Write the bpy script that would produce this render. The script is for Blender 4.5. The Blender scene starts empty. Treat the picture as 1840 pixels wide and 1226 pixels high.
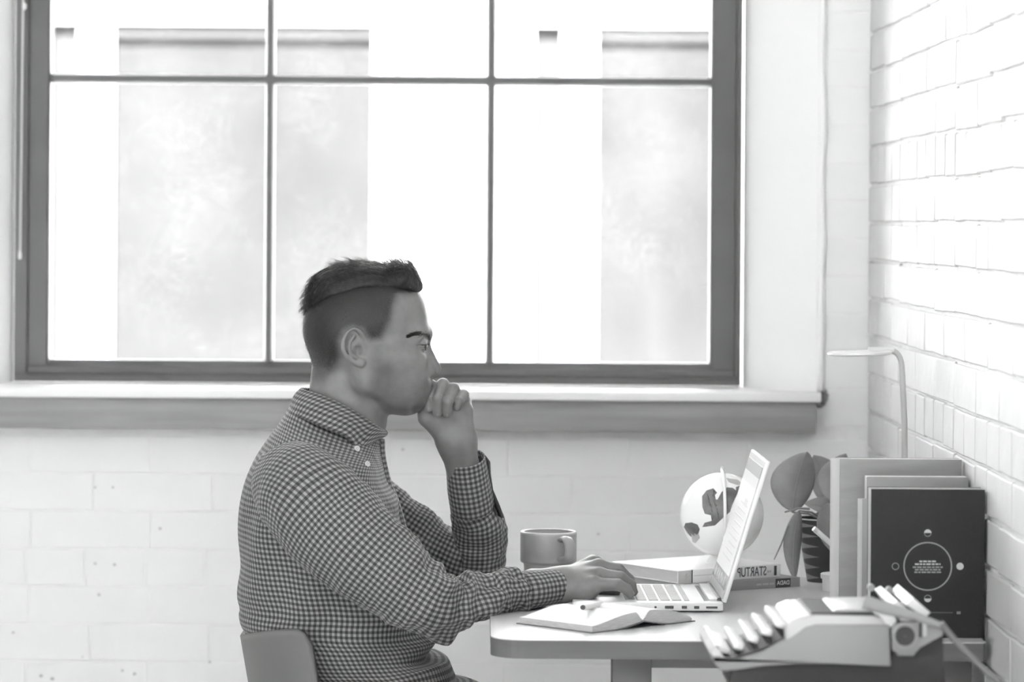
import bpy, bmesh, math, random
import numpy as np
from mathutils import Vector, Matrix, noise as mnoise

random.seed(7)
SC = bpy.context.scene
COL = SC.collection
PI = math.pi

# ------------------------------------------------------------------ camera
CAM_Z = 1.31            # lens height above the floor
FPX = 6000.0            # focal length in pixels of the 1840 px wide frame (about 117 mm)
VX, VY = 860.0, 400.0   # point of the frame straight ahead of the lens
ROLL = 0.0065
cam_d = bpy.data.cameras.new('camera')
cam = bpy.data.objects.new('camera', cam_d)
COL.objects.link(cam)
cam.location = (0, 0, CAM_Z)
cam.rotation_euler = (PI / 2, -ROLL, 0)
cam_d.sensor_width = 36.0
cam_d.lens = FPX / 1840 * 36.0
cam_d.shift_x = (920 - VX) / 1840
cam_d.shift_y = -(613 - VY) / 1840
cam_d.clip_end = 200
cam_d.dof.use_dof = True
cam_d.dof.focus_distance = 4.93
cam_d.dof.aperture_fstop = 4.4
SC.camera = cam

# ------------------------------------------------------------------ light
w = bpy.data.worlds.new('overcast_sky')
SC.world = w
w.use_nodes = True
w.node_tree.nodes['Background'].inputs[0].default_value = (1, 1, 1, 1)
w.node_tree.nodes['Background'].inputs[1].default_value = 1.0
sun_d = bpy.data.lights.new('sun', 'SUN')
sun_d.energy = 45.0
sun_d.angle = math.radians(3)
sun = bpy.data.objects.new('sun', sun_d)
COL.objects.link(sun)
sun.rotation_euler = (math.radians(42), 0, math.radians(-8))   # high behind the building, onto the facade over the street
SC.view_settings.view_transform = 'Standard'
SC.view_settings.look = 'None'
SC.view_settings.exposure = 1.2
SC.view_settings.gamma = 1.0
SC.view_settings.use_curve_mapping = False
SC.cycles.max_bounces = 8
SC.cycles.diffuse_bounces = 5
SC.cycles.transparent_max_bounces = 12

# ------------------------------------------------------------------ helpers
def P(px, py, D):
    """point seen at frame pixel (px, py) at distance D from the lens plane"""
    dx, dy = px - VX, py - VY
    c, s = math.cos(ROLL), math.sin(ROLL)
    ux, uy = dx * c + dy * s, -dx * s + dy * c
    return Vector((ux * D / FPX, D, CAM_Z - uy * D / FPX))

MATS = {}
def mat(name, g, rough=0.6, spec=0.4, var=0.0, vscale=20.0, bump=0.0, bscale=60.0, metal=0.0, stretch=None, coat=0.0, detail=4.0):
    """grey painted material with optional tone variation and fine relief"""
    if name in MATS:
        return MATS[name]
    m = bpy.data.materials.new(name)
    m.use_nodes = True
    nt = m.node_tree
    b = nt.nodes['Principled BSDF']
    b.inputs['Base Color'].default_value = (g, g, g, 1)
    b.inputs['Roughness'].default_value = rough
    b.inputs['Specular IOR Level'].default_value = spec
    b.inputs['Metallic'].default_value = metal
    b.inputs['Coat Weight'].default_value = coat
    if var or bump:
        tc = nt.nodes.new('ShaderNodeTexCoord')
        mp = nt.nodes.new('ShaderNodeMapping')
        if stretch:
            mp.inputs['Scale'].default_value = stretch
        nt.links.new(tc.outputs['Object'], mp.inputs['Vector'])
    if var:
        n = nt.nodes.new('ShaderNodeTexNoise')
        n.inputs['Scale'].default_value = vscale
        n.inputs['Detail'].default_value = detail
        nt.links.new(mp.outputs[0], n.inputs['Vector'])
        r = nt.nodes.new('ShaderNodeMapRange')
        r.inputs['From Min'].default_value = 0.3
        r.inputs['From Max'].default_value = 0.7
        r.inputs['To Min'].default_value = g * (1 - var)
        r.inputs['To Max'].default_value = g * (1 + var)
        nt.links.new(n.outputs['Fac'], r.inputs['Value'])
        nt.links.new(r.outputs[0], b.inputs['Base Color'])
    if bump:
        n2 = nt.nodes.new('ShaderNodeTexNoise')
        n2.inputs['Scale'].default_value = bscale
        n2.inputs['Detail'].default_value = detail
        nt.links.new(mp.outputs[0], n2.inputs['Vector'])
        bp = nt.nodes.new('ShaderNodeBump')
        bp.inputs['Strength'].default_value = bump
        bp.inputs['Distance'].default_value = 0.003
        nt.links.new(n2.outputs['Fac'], bp.inputs['Height'])
        nt.links.new(bp.outputs[0], b.inputs['Normal'])
    MATS[name] = m
    return m

def wood(name, g, var=0.25, axis='X', rough=0.5, scale=9.0):
    if name in MATS:
        return MATS[name]
    st = {'X': (0.6, 8, 8), 'Y': (8, 0.6, 8), 'Z': (8, 8, 0.6)}[axis]
    return mat(name, g, rough=rough, var=var, vscale=scale, bump=0.05, bscale=scale * 4, stretch=st, detail=6)

def link(name, me, m=None, parent=None, smooth=True):
    o = bpy.data.objects.new(name, me)
    COL.objects.link(o)
    if m is not None:
        if not me.materials:
            me.materials.append(m)
    if parent is not None:
        o.parent = parent
    if smooth and len(me.polygons):
        me.polygons.foreach_set('use_smooth', [True] * len(me.polygons))
        me.update()
    return o

def tag(o, label=None, cat=None, group=None, kind=None):
    if label: o['label'] = label
    if cat: o['category'] = cat
    if group: o['group'] = group
    if kind: o['kind'] = kind
    return o

def thing(name, loc, label, cat, group=None, rotz=0.0):
    o = bpy.data.objects.new(name, None)
    o.empty_display_size = 0.05
    COL.objects.link(o)
    o.location = loc
    o.rotation_euler = (0, 0, rotz)
    return tag(o, label, cat, group)

def bm_obj(name, bm, m, parent=None, smooth=False, auto=None):
    me = bpy.data.meshes.new(name)
    bmesh.ops.recalc_face_normals(bm, faces=bm.faces[:])
    bm.to_mesh(me)
    bm.free()
    o = link(name, me, m, parent, smooth=smooth)
    if auto is not None:
        try:
            me.set_sharp_from_angle(angle=math.radians(auto))
        except Exception:
            pass
    return o

def add_box(bm, lo, hi, bevel=0.0, seg=2):
    lo, hi = Vector(lo), Vector(hi)
    r = bmesh.ops.create_cube(bm, size=1.0)
    vs = r['verts']
    c = (lo + hi) / 2
    d = hi - lo
    for v in vs:
        v.co = Vector((v.co.x * d.x + c.x, v.co.y * d.y + c.y, v.co.z * d.z + c.z))
    if bevel > 0:
        es = list({e for v in vs for e in v.link_edges})
        bmesh.ops.bevel(bm, geom=es, offset=bevel, segments=seg, affect='EDGES', profile=0.5)
    return bm

def box(name, lo, hi, m, parent=None, bevel=0.0, seg=2):
    bm = bmesh.new()
    add_box(bm, lo, hi, bevel, seg)
    return bm_obj(name, bm, m, parent, smooth=bevel > 0, auto=35 if bevel > 0 else None)

def add_prism(bm, pts, axis_vec, bevel=0.0, seg=2):
    """extrude the polygon pts (3-D points) by axis_vec"""
    a = Vector(axis_vec)
    v0 = [bm.verts.new(Vector(p)) for p in pts]
    v1 = [bm.verts.new(Vector(p) + a) for p in pts]
    n = len(pts)
    fs = [bm.faces.new(v0[::-1]), bm.faces.new(v1)]
    for i in range(n):
        fs.append(bm.faces.new((v0[i], v0[(i + 1) % n], v1[(i + 1) % n], v1[i])))
    if bevel > 0:
        es = list({e for f in fs[:2] for e in f.edges})
        bmesh.ops.bevel(bm, geom=es, offset=bevel, segments=seg, affect='EDGES', profile=0.5)
    return bm

def prism(name, pts, axis_vec, m, parent=None, bevel=0.0, auto=35):
    bm = bmesh.new()
    add_prism(bm, pts, axis_vec, bevel)
    return bm_obj(name, bm, m, parent, smooth=bevel > 0, auto=auto if bevel > 0 else None)

def lathe_bm(bm, prof, seg=48, center=(0, 0, 0), axis='Z', close=False):
    """revolve (r, h) profile about an axis"""
    c = Vector(center)
    rings = []
    for r, h in prof:
        ring = []
        for i in range(seg):
            a = 2 * PI * i / seg
            u, v = r * math.cos(a), r * math.sin(a)
            p = {'Z': (u, v, h), 'Y': (u, h, v), 'X': (h, u, v)}[axis]
            ring.append(bm.verts.new(c + Vector(p)))
        rings.append(ring)
    for k in range(len(rings) - 1):
        for i in range(seg):
            bm.faces.new((rings[k][i], rings[k][(i + 1) % seg], rings[k + 1][(i + 1) % seg], rings[k + 1][i]))
    if close:
        bm.faces.new(rings[0][::-1]); bm.faces.new(rings[-1])
    return bm

def tube_bm(bm, pts, rad, seg=12, cap=True, flat=None):
    """tube along points; rad is a number or a list"""
    pts = [Vector(p) for p in pts]
    n = len(pts)
    rads = rad if isinstance(rad, (list, tuple)) else [rad] * n
    up = None
    rings = []
    for i, p in enumerate(pts):
        t = (pts[min(i + 1, n - 1)] - pts[max(i - 1, 0)]).normalized()
        if up is None:
            up = Vector((0, 0, 1)) if abs(t.z) < 0.9 else Vector((1, 0, 0))
        a = (up - t * up.dot(t)).normalized()
        b = t.cross(a)
        up = a
        ring = []
        for k in range(seg):
            th = 2 * PI * k / seg
            ring.append(bm.verts.new(p + a * (rads[i] * math.cos(th)) + b * (rads[i] * (flat or 1.0) * math.sin(th))))
        rings.append(ring)
    for k in range(n - 1):
        for i in range(seg):
            bm.faces.new((rings[k][i], rings[k][(i + 1) % seg], rings[k + 1][(i + 1) % seg], rings[k + 1][i]))
    if cap:
        bm.faces.new(rings[0][::-1]); bm.faces.new(rings[-1])
    return bm

def tube(name, pts, rad, m, parent=None, seg=12, flat=None):
    bm = bmesh.new()
    tube_bm(bm, pts, rad, seg, flat=flat)
    return bm_obj(name, bm, m, parent, smooth=True, auto=50)

def lathe(name, prof, m, parent=None, seg=48, center=(0, 0, 0), axis='Z', close=False, auto=40):
    bm = bmesh.new()
    lathe_bm(bm, prof, seg, center, axis, close)
    return bm_obj(name, bm, m, parent, smooth=True, auto=auto)

def bez(p0, p1, p2, p3, n=16):
    out = []
    for i in range(n + 1):
        t = i / n
        out.append(Vector(p0) * (1 - t) ** 3 + Vector(p1) * 3 * t * (1 - t) ** 2 + Vector(p2) * 3 * t * t * (1 - t) + Vector(p3) * t ** 3)
    return out

def catmull(pts, n=8):
    """smooth interpolation of a list of equal-length numeric tuples"""
    A = [np.array(p, float) for p in pts]
    A = [2 * A[0] - A[1]] + A + [2 * A[-1] - A[-2]]
    out = []
    for i in range(1, len(A) - 2):
        for k in range(n):
            t = k / n
            a, b, c, d = A[i - 1], A[i], A[i + 1], A[i + 2]
            out.append(0.5 * (2 * b + (c - a) * t + (2 * a - 5 * b + 4 * c - d) * t * t + (3 * b - a - 3 * c + d) * t ** 3))
    out.append(A[-2])
    return out

def text_mesh(name, txt, size, m, parent, mtx, extrude=0.0002, align='CENTER', mirror=False, fit=None):
    cu = bpy.data.curves.new(name, 'FONT')
    cu.body = txt
    cu.size = size
    cu.align_x = align
    cu.align_y = 'CENTER'
    cu.extrude = extrude
    cu.resolution_u = 3
    t = bpy.data.objects.new(name + '_tmp', cu)
    COL.objects.link(t)
    dg = bpy.context.evaluated_depsgraph_get()
    me = bpy.data.meshes.new_from_object(t.evaluated_get(dg))
    bpy.data.objects.remove(t)
    bpy.data.curves.remove(cu)
    me.name = name
    if fit:
        co = np.empty(len(me.vertices) * 3); me.vertices.foreach_get('co', co); co = co.reshape(-1, 3)
        me.transform(Matrix.Diagonal((fit[0] / np.ptp(co[:, 0]), fit[1] / np.ptp(co[:, 1]), 1, 1)))
    if mirror:
        me.transform(Matrix.Diagonal((-1, 1, 1, 1)))
        me.flip_normals()
    me.transform(mtx)
    me.materials.clear()
    return link(name, me, m, parent, smooth=False)
# ------------------------------------------------------------------ materials of the setting
M_PLASTER = mat('white_plaster', 0.86, 0.7, 0.3, bump=0.15, bscale=12)
M_BRICK = mat('white_painted_brick', 0.63, 0.55, 0.35, var=0.04, vscale=14, bump=0.5, bscale=30)
M_BRICKB = mat('white_painted_brick_smooth', 0.84, 0.6, 0.3, var=0.02, vscale=10, bump=0.22, bscale=14)
M_MORTAR = mat('painted_mortar', 0.84, 0.75, 0.2, var=0.05, vscale=25, bump=0.6, bscale=60)
M_FRAME = mat('dark_window_steel', 0.095, 0.38, 0.5, var=0.12, vscale=8, bump=0.05, bscale=30)
M_SILLTOP = mat('sill_white', 0.86, 0.45, 0.4)
M_APRON = wood('sill_apron_wood', 0.33, 0.14, 'X', 0.6, 6)
M_FLOOR = wood('floor_boards', 0.45, 0.2, 'Y', 0.5, 4)
M_CEIL = mat('ceiling_paint', 0.85, 0.8, 0.2)

YW = 6.00        # room face of the window wall
YF = 6.13        # window frame plane
XR = 0.703       # brick wall at the right
XL, YB, ZC = -3.6, -2.6, 3.3

def struct(o):
    o['kind'] = 'structure'
    return o

struct(box('floor', (XL - .2, YB - .2, -.12), (XR + .25, YW + .3, 0), M_FLOOR))
struct(box('ceiling', (XL - .2, YB - .2, ZC), (XR + .25, YW + .3, ZC + .2), M_CEIL))

bm = bmesh.new()          # unseen rear wall of the loft, its wide window opening sized for fill light
add_box(bm, (XL, YB - .2, 0), (XR + .2, YB, .45)); add_box(bm, (XL, YB - .2, 3.1), (XR + .2, YB, ZC))
add_box(bm, (XL, YB - .2, .45), (-3.3, YB, 3.1)); add_box(bm, (.5, YB - .2, .45), (XR + .2, YB, 3.1))
struct(bm_obj('wall_front', bm, M_PLASTER))
struct(box('wall_left', (XL - .2, YB - .2, 0), (XL, YW + .25, ZC), M_PLASTER))  # unseen wall, added to cut the light from the left

# window opening in the window wall
wl = P(24, 600, YF).x - .005
wr = P(1467, 600, YW).x
z_sill = P(700, 702, YW - .07).z
ZT = 2.86
bm = bmesh.new()
add_box(bm, (XL, YW, 0), (XR + .2, YW + .25, z_sill - .03))
add_box(bm, (wr + .012, YW, z_sill - .03), (XR + .2, YW + .25, ZC))
add_box(bm, (XL, YW, z_sill - .03), (wl - .30, YW + .25, ZC))
add_box(bm, (wl - .30, YW, ZT), (wr + .012, YW + .25, ZC))
wall_back = struct(bm_obj('wall_back', bm, M_MORTAR))
# plaster reveals beside the window (splayed)
fr = P(1338, 600, YF).x
prism('reveal', [(wr + .012, YW - .004, z_sill - .02), (wr, YW - .006, z_sill - .02), (fr, YF + .01, z_sill - .02), (fr, YW + .24, z_sill - .02), (wr + .012, YW + .24, z_sill - .02)],
      (0, 0, ZT - z_sill + .02), M_PLASTER, wall_back)
prism('reveal', [(wl - .30, YW - .004, z_sill - .02), (wl - .30, YW + .24, z_sill - .02), (wl, YW + .24, z_sill - .02), (wl, YF + .01, z_sill - .02), (wl - .12, YW - .006, z_sill - .02)],
      (0, 0, ZT - z_sill + .02), M_PLASTER, wall_back)

# ragged painted edge where plaster meets the bricks of the corner pier
bm = bmesh.new()
zs = np.linspace(z_sill, ZT, 60)
pts, rad = [], []
for i, z in enumerate(zs):
    n = mnoise.noise(Vector((3.1, 0.7, z * 9)))
    pts.append((wr + .007 + n * .004, YW - .006, z))
    rad.append(.006 + .003 * mnoise.noise(Vector((9.1, 2.2, z * 14))))
tube_bm(bm, pts, rad, 8)
bm_obj('plaster_edge', bm, M_PLASTER, wall_back, smooth=True)

# brick courses: real bricks set into the painted mortar
COURSE = 0.0677
def brick_mesh(name, L, H, T, seed, m, bev=.0035):
    bm = bmesh.new()
    nx, nz = 7, 3
    add_box(bm, (-L / 2, -T, -H / 2), (L / 2, 0, H / 2))
    bmesh.ops.subdivide_edges(bm, edges=[e for e in bm.edges if abs((e.verts[0].co - e.verts[1].co).x) > 1e-4], cuts=4, use_grid_fill=True)
    for v in bm.verts:
        q = Vector((v.co.x * 14 + seed * 5.3, v.co.z * 22, seed * 1.7))
        k = mnoise.noise(q)
        edge = max(abs(v.co.x) / (L / 2), abs(v.co.z) / (H / 2))
        if v.co.y < -T / 2:
            v.co.y += min(.0016, T * .35) * k
        v.co.x += .0022 * mnoise.noise(q + Vector((9, 0, 0))) * (abs(v.co.x) > L / 2 - .001)
        v.co.z += .0018 * mnoise.noise(q + Vector((0, 7, 0)))
    es = [e for e in bm.edges if all(v.co.y < -T / 2 for v in e.verts) and len(e.link_faces) == 2 and abs(e.link_faces[0].normal.dot(e.link_faces[1].normal)) < .5]
    bmesh.ops.bevel(bm, geom=es, offset=bev, segments=1, affect='EDGES')
    bmesh.ops.recalc_face_normals(bm, faces=bm.faces[:])
    me = bpy.data.meshes.new(name)
    bm.to_mesh(me); bm.free()
    me.materials.append(m)
    return me

rb = random.Random(11)
def brick_at(meshes, loc, rotz, parent, sx=1.0):
    o = bpy.data.objects.new('brick', rb.choice(meshes))
    COL.objects.link(o)
    o.location = loc
    o.rotation_euler = (rb.uniform(-.004, .004), rb.uniform(-.006, .006), rotz + rb.uniform(-.006, .006))
    o.scale = (sx, 1, 1)
    o.parent = parent
    return o

# window wall: almost flush bricks under the sill and in the corner pier
flat_b = [brick_mesh('flush_brick', .2115, .0645, .0013, s, M_BRICKB, .0007) for s in range(5)]
flat_h = [brick_mesh('flush_header', .104, .0645, .0013, s + 9, M_BRICKB, .0007) for s in range(3)]
z_apron = P(700, 774, YW).z
row = 0
z = z_apron - .012 - COURSE / 2
while z > .3:
    off = (row % 2) * .107 + rb.uniform(-.012, .012)
    x = XR - .11 - off
    hdr = row % 6 == 3
    while x > -1.05:
        if hdr:
            brick_at(flat_h, (x + .054, YW, z), 0, wall_back); x -= .1075
        else:
            brick_at(flat_b, (x, YW, z), 0, wall_back); x -= .215
    z -= COURSE; row += 1
pier_w = XR - (wr + .012)
z = z_apron + .012 + COURSE / 2
row = 0
while z < 2.2:
    brick_at(flat_h, ((XR + wr + .014) / 2, YW, z), 0, wall_back, sx=(pier_w - .004) / .104)
    z += COURSE; row += 1

# right wall: heavily painted bricks, joints open here and there
wall_right = struct(box('wall_right', (XR + .004, YB, 0), (XR + .25, YW + .25, ZC), M_MORTAR))
rough_b = [brick_mesh('wall_brick', .2110, .0620, .0060, s + 20, M_BRICK, .002) for s in range(7)]
rough_h = [brick_mesh('wall_header', .1035, .0620, .0060, s + 40, M_BRICK, .002) for s in range(5)]
z = .40
row = 0
while z < 1.86:
    hdr = row % 6 == 3
    y = 5.992
    if row % 2 and not hdr:
        brick_at(rough_h, (XR + .0045, y - .05, z), -PI / 2, wall_right); y -= .1075
    while y > 3.95:
        zz = z + .004 * mnoise.noise(Vector((y * 3, z * 5, 1)))
        if hdr or rb.random() < .14:
            brick_at(rough_h, (XR + .0045, y - .05, zz), -PI / 2, wall_right); y -= .1075
        else:
            brick_at(rough_b, (XR + .0045, y - .104, zz), -PI / 2, wall_right); y -= .2155
    z += COURSE; row += 1

# sill board and wooden apron
sill = struct(box('trim_1', (wl - .35, YW - .07, z_sill - .016), (P(1476, 705, YW - .07).x, YW + .22, z_sill), M_SILLTOP, bevel=.002))
apron = struct(box('trim_2', (wl - .35, YW - .055, P(700, 774, YW - .055).z), (P(1467, 740, YW - .055).x, YW - .001, z_sill - .0161), M_APRON, bevel=.0015))
# chipped hole in the wall at the end of the sill
M_CHIP = mat('chipped_mortar', 0.25, 0.9, 0.1, var=.3, vscale=60)
bm = bmesh.new()
c = P(1480, 714, YW - .004)
bmesh.ops.create_icosphere(bm, subdivisions=3, radius=1)
for v in bm.verts:
    k = 1 + .5 * mnoise.noise(v.co * 2.2)
    v.co = c + Vector((v.co.x * .008 * k, v.co.y * .004, v.co.z * .014 * k))
bm_obj('chipped_spot', bm, M_CHIP, wall_back, smooth=True)

# nail holes and paint chips under the window
M_SPOT = mat('nail_hole', .48, .9, .1)
for sx, sy, sr in ((171, 1013, .0028), (206, 1015, .003), (288, 950, .0028), (178, 1069, .003), (388, 879, .003), (171, 876, .0022), (203, 876, .0022), (148, 1181, .003), (220, 1205, .0026), (242, 1211, .003), (74, 1215, .004), (94, 1220, .004), (24, 1137, .0026), (377, 1190, .0024), (724, 808, .003), (1075, 960, .0022)):
    c = P(sx, sy, YW - .0012)
    bm = bmesh.new(); bmesh.ops.create_icosphere(bm, subdivisions=2, radius=1)
    for v in bm.verts:
        k = 1 + .5 * mnoise.noise(v.co * 1.7 + Vector((sx, sy, 0)))
        v.co = c + Vector((v.co.x * sr * k, v.co.y * .0006, v.co.z * sr * .8 * k))
    bm_obj('nail_hole', bm, M_SPOT, wall_back, smooth=True)

# ---------------------------------------------------------------- window
win = bpy.data.objects.new('window_1', None)
COL.objects.link(win)
struct(win)
def X(px, y=600, D=YF): return P(px, y, D).x
def Z(py, x=700, D=YF): return P(x, py, D).z
zb, zt = Z(689), ZT
lx0, lx1 = X(26), X(86)
rx0, rx1 = X(1276), X(1331)
dep = .06
M_GL = bpy.data.materials.new('dusty_window_glass'); M_GL.use_nodes = True
nt = M_GL.node_tree
nt.nodes.clear()
out = nt.nodes.new('ShaderNodeOutputMaterial')
tr = nt.nodes.new('ShaderNodeBsdfTransparent'); tr.inputs[0].default_value = (.95, .95, .95, 1)
gl = nt.nodes.new('ShaderNodeBsdfGlossy'); gl.inputs['Roughness'].default_value = .02
df = nt.nodes.new('ShaderNodeBsdfTranslucent'); df.inputs[0].default_value = (.75, .75, .75, 1)
fz = nt.nodes.new('ShaderNodeFresnel'); fz.inputs[0].default_value = 1.45
m1 = nt.nodes.new('ShaderNodeMixShader'); m2 = nt.nodes.new('ShaderNodeMixShader')
tc = nt.nodes.new('ShaderNodeTexCoord')
n1 = nt.nodes.new('ShaderNodeTexNoise'); n1.inputs['Scale'].default_value = 140; n1.inputs['Detail'].default_value = 3
n2 = nt.nodes.new('ShaderNodeTexNoise'); n2.inputs['Scale'].default_value = 5; n2.inputs['Detail'].default_value = 4
ml = nt.nodes.new('ShaderNodeMath'); ml.operation = 'MULTIPLY'
mr = nt.nodes.new('ShaderNodeMapRange'); mr.inputs['From Min'].default_value = .22; mr.inputs['From Max'].default_value = .5; mr.inputs['To Max'].default_value = .03
for n in (n1, n2): nt.links.new(tc.outputs['Object'], n.inputs['Vector'])
nt.links.new(n1.outputs['Fac'], ml.inputs[0]); nt.links.new(n2.outputs['Fac'], ml.inputs[1])
nt.links.new(ml.outputs[0], mr.inputs['Value'])
nt.links.new(fz.outputs[0], m1.inputs[0]); nt.links.new(tr.outputs[0], m1.inputs[1]); nt.links.new(gl.outputs[0], m1.inputs[2])
nt.links.new(mr.outputs[0], m2.inputs[0]); nt.links.new(m1.outputs[0], m2.inputs[1]); nt.links.new(df.outputs[0], m2.inputs[2])
nt.links.new(m2.outputs[0], out.inputs[0])

# stiles and rails, each a stepped section
def stile(xa, xb, inner):
    bm = bmesh.new()
    w_ = xb - xa
    y0 = YF - .004
    if inner > 0:   # left stile: step towards the right
        pts = [(xa, y0, 0), (xa + .36 * w_, y0, 0), (xa + .40 * w_, y0 + .012, 0), (xb - .004, y0 + .012, 0), (xb, y0 + .018, 0), (xb, y0 + dep, 0), (xa, y0 + dep, 0)]
    else:
        pts = [(xb, y0, 0), (xb - .16 * w_, y0, 0), (xb - .21 * w_, y0 + .012, 0), (xa + .004, y0 + .012, 0), (xa, y0 + .018, 0), (xa, y0 + dep, 0), (xb, y0 + dep, 0)]
    add_prism(bm, [(p[0], p[1], zb) for p in pts], (0, 0, zt - zb))
    bm_obj('stile', bm, M_FRAME, win)
stile(lx0, lx1, 1)
stile(rx0, rx1, -1)
y0 = YF - .004
zr = Z(651)
prof = [(y0 - .004, zb), (y0 - .004, zb + .012), (y0 + .006, zb + .016), (y0 + .008, zb + .027), (y0 + .028, zr), (y0 + dep + .002, zr), (y0 + dep + .002, zb)]
prism('bottom_rail', [(lx0 + .0005, a, b) for a, b in prof], (rx1 - lx0 - .001, 0, 0), M_FRAME, win)
box('top_rail', (lx0, y0, zt - .06), (rx1, y0 + dep - .001, zt - .001), M_FRAME, win)
vx = [X(481), X(880)]
pane_z = [zr, Z(143), Z(143) + (Z(143) - zr), zt - .06]
bw = .0088
def bar(name, a, b, vertical):
    bm = bmesh.new()
    if vertical:
        prof = [(-bw, .0), (-bw * .6, -.010), (bw * .6, -.010), (bw, 0), (bw, .022), (-bw, .022)]
        add_prism(bm, [(a + u, YF + .028 + v, zr - .004) for u, v in prof], (0, 0, zt - .05 - zr))
    else:
        prof = [(0, -bw), (-.010, -bw * .6), (-.010, bw * .6), (0, bw), (.022, bw), (.022, -bw)]
        add_prism(bm, [(lx1 - .004, YF + .0285 + v, a + u) for v, u in prof], (rx0 - lx1 + .008, 0, 0))
    bm_obj(name, bm, M_FRAME, win)
for x in vx: bar('vertical_glazing_bar', x, 0, True)
for z in pane_z[1:3]: bar('horizontal_glazing_bar', z, 0, False)
xs = [lx1] + vx + [rx0]
for i in range(3):
    for k in range(3):
        box('pane', (xs[i] - .001, YF + .038, pane_z[k] - .001), (xs[i + 1] + .001, YF + .040, pane_z[k + 1] + .001), M_GL, win)

# bead chain of the roller blind
M_WHITEP = mat('white_plastic', 0.82, 0.35, 0.5)
chain = thing('blind_chain', (X(38, 400, YF - .02), YF - .02, Z(465)), 'white beaded blind pull chain hanging over the dark window frame', 'blind chain')
cx0, cz0 = X(36, 465, YF - .02), Z(464, 36, YF - .02)
cx1, cz1 = X(43, 0, YF - .02), Z(-260, 36, YF - .02)
bm = bmesh.new()
n = int((cz1 - cz0) / .0048)
base = bmesh.new(); bmesh.ops.create_icosphere(base, subdivisions=1, radius=.0023)
bv = [v.co.copy() for v in base.verts]; bf = [[v.index for v in f.verts] for f in base.faces]; base.free()
for i in range(n):
    t = i / n
    c = Vector((cx0 + (cx1 - cx0) * t, YF - .02, cz0 + (cz1 - cz0) * t)) - chain.location
    vs = [bm.verts.new(c + v) for v in bv]
    for f in bf: bm.faces.new([vs[k] for k in f])
o = bm_obj('bead_strand', bm, M_WHITEP, chain, smooth=True); o['kind'] = 'stuff'
tube('cord', [Vector((cx0, YF - .017, cz0)) - chain.location, Vector((cx1, YF - .017, cz1)) - chain.location], .0012, M_WHITEP, chain, 6)
lathe('chain_weight', [(0.0005, 0), (.003, .002), (.0032, .010), (.002, .016), (.0005, .018)], M_WHITEP, chain, 12, center=(cx0 - chain.location.x, -.002, -.006))
lathe('chain_connector', [(0.0005, 0), (.004, .003), (.004, .010), (.0005, .014)], M_WHITEP, chain, 12, center=(X(44, 10, YF - .02) - chain.location.x, -.001, Z(18, 36, YF - .02) - chain.location.z))

# ---------------------------------------------------------------- across the street
M_FAC = mat('pale_render_facade', 0.72, 0.8, 0.2, var=.03, vscale=2)
M_FACF = mat('white_sash_frame', 0.74, 0.6, 0.3)
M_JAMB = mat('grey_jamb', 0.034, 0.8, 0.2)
M_PANE = mat('far_window_pane', 0.031, 0.9, 0.0, var=.16, vscale=1.8, detail=3)  # noise blotches in the colour stand in for reflections on the far glass
M_STREET = mat('street', 0.4, 0.9, 0.2)
YO = 14.0
fac = thing('facade_building', (0, YO, -4), 'bright pale building seen blurred through the window across the street', 'building')
FL = Vector((0, YO, -4))
def fx(px): return P(px, 300, YO).x
def fz(py): return P(700, py, YO).z
wins = [(88, 720), (958, 1590), (-782, -150)]
zt_o, zb_o = fz(44), fz(1180)
xs = sorted([(fx(a), fx(b)) for a, b in wins])
floorh = 3.4
bm = bmesh.new()
levels = [(zt_o + k * floorh, zb_o + k * floorh) for k in (-1, 0, 1, 2)]
xa, xb = -9.0, 10.0
edges = [xa] + [v for p in xs for v in p] + [xb]
zlo, zhi = -4, zt_o + 2 * floorh + 1.4
for i in range(0, len(edges), 2):
    add_box(bm, (edges[i], 0, 0), (edges[i + 1], .8, zhi + 4))
for a, b in xs:
    zz = zlo
    for zt2, zb2 in levels:
        add_box(bm, (a, .001, zz + 4), (b, .8, zb2 + 4)); zz = zt2
    add_box(bm, (a, .001, zz + 4), (b, .8, zhi + 4))
bm_obj('wall', bm, M_FAC, fac)
for a, b in xs:
    for k, (zt2, zb2) in enumerate(levels):
        wn = bm = bmesh.new()
        j = .03
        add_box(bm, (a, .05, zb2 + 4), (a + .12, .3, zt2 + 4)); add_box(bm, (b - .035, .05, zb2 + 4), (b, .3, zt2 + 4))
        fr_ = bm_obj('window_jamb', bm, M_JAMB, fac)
        bm = bmesh.new()
        f0, f1 = a + .12, b - .035
        for x0, x1 in ((f0, f0 + .145), (f1 - .08, f1)):
            add_box(bm, (x0, .02, zb2 + 4), (x1, .28, zt2 + 3.985))
        add_box(bm, (f0, .1, zb2 + 4.0), (f1, .28, zb2 + 4.12))
        bm_obj('sash', bm, M_FACF, fac)
        mid = (f0 + f1) / 2
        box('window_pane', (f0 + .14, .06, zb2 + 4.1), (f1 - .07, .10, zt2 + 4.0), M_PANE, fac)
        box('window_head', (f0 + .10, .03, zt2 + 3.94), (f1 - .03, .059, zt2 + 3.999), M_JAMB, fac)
street = struct(box('ground', (-30, YW + 1.0, -4.2), (30, YO + 1, -4.0), M_STREET))
# ------------------------------------------------------------------ desk
TZ = 0.744
def PZ(px, py, z):
    """point of the horizontal plane z seen at frame pixel (px, py)"""
    dx, dy = px - VX, py - VY
    uy = -dx * math.sin(ROLL) + dy * math.cos(ROLL)
    return P(px, py, (CAM_Z - z) * FPX / uy)

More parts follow.
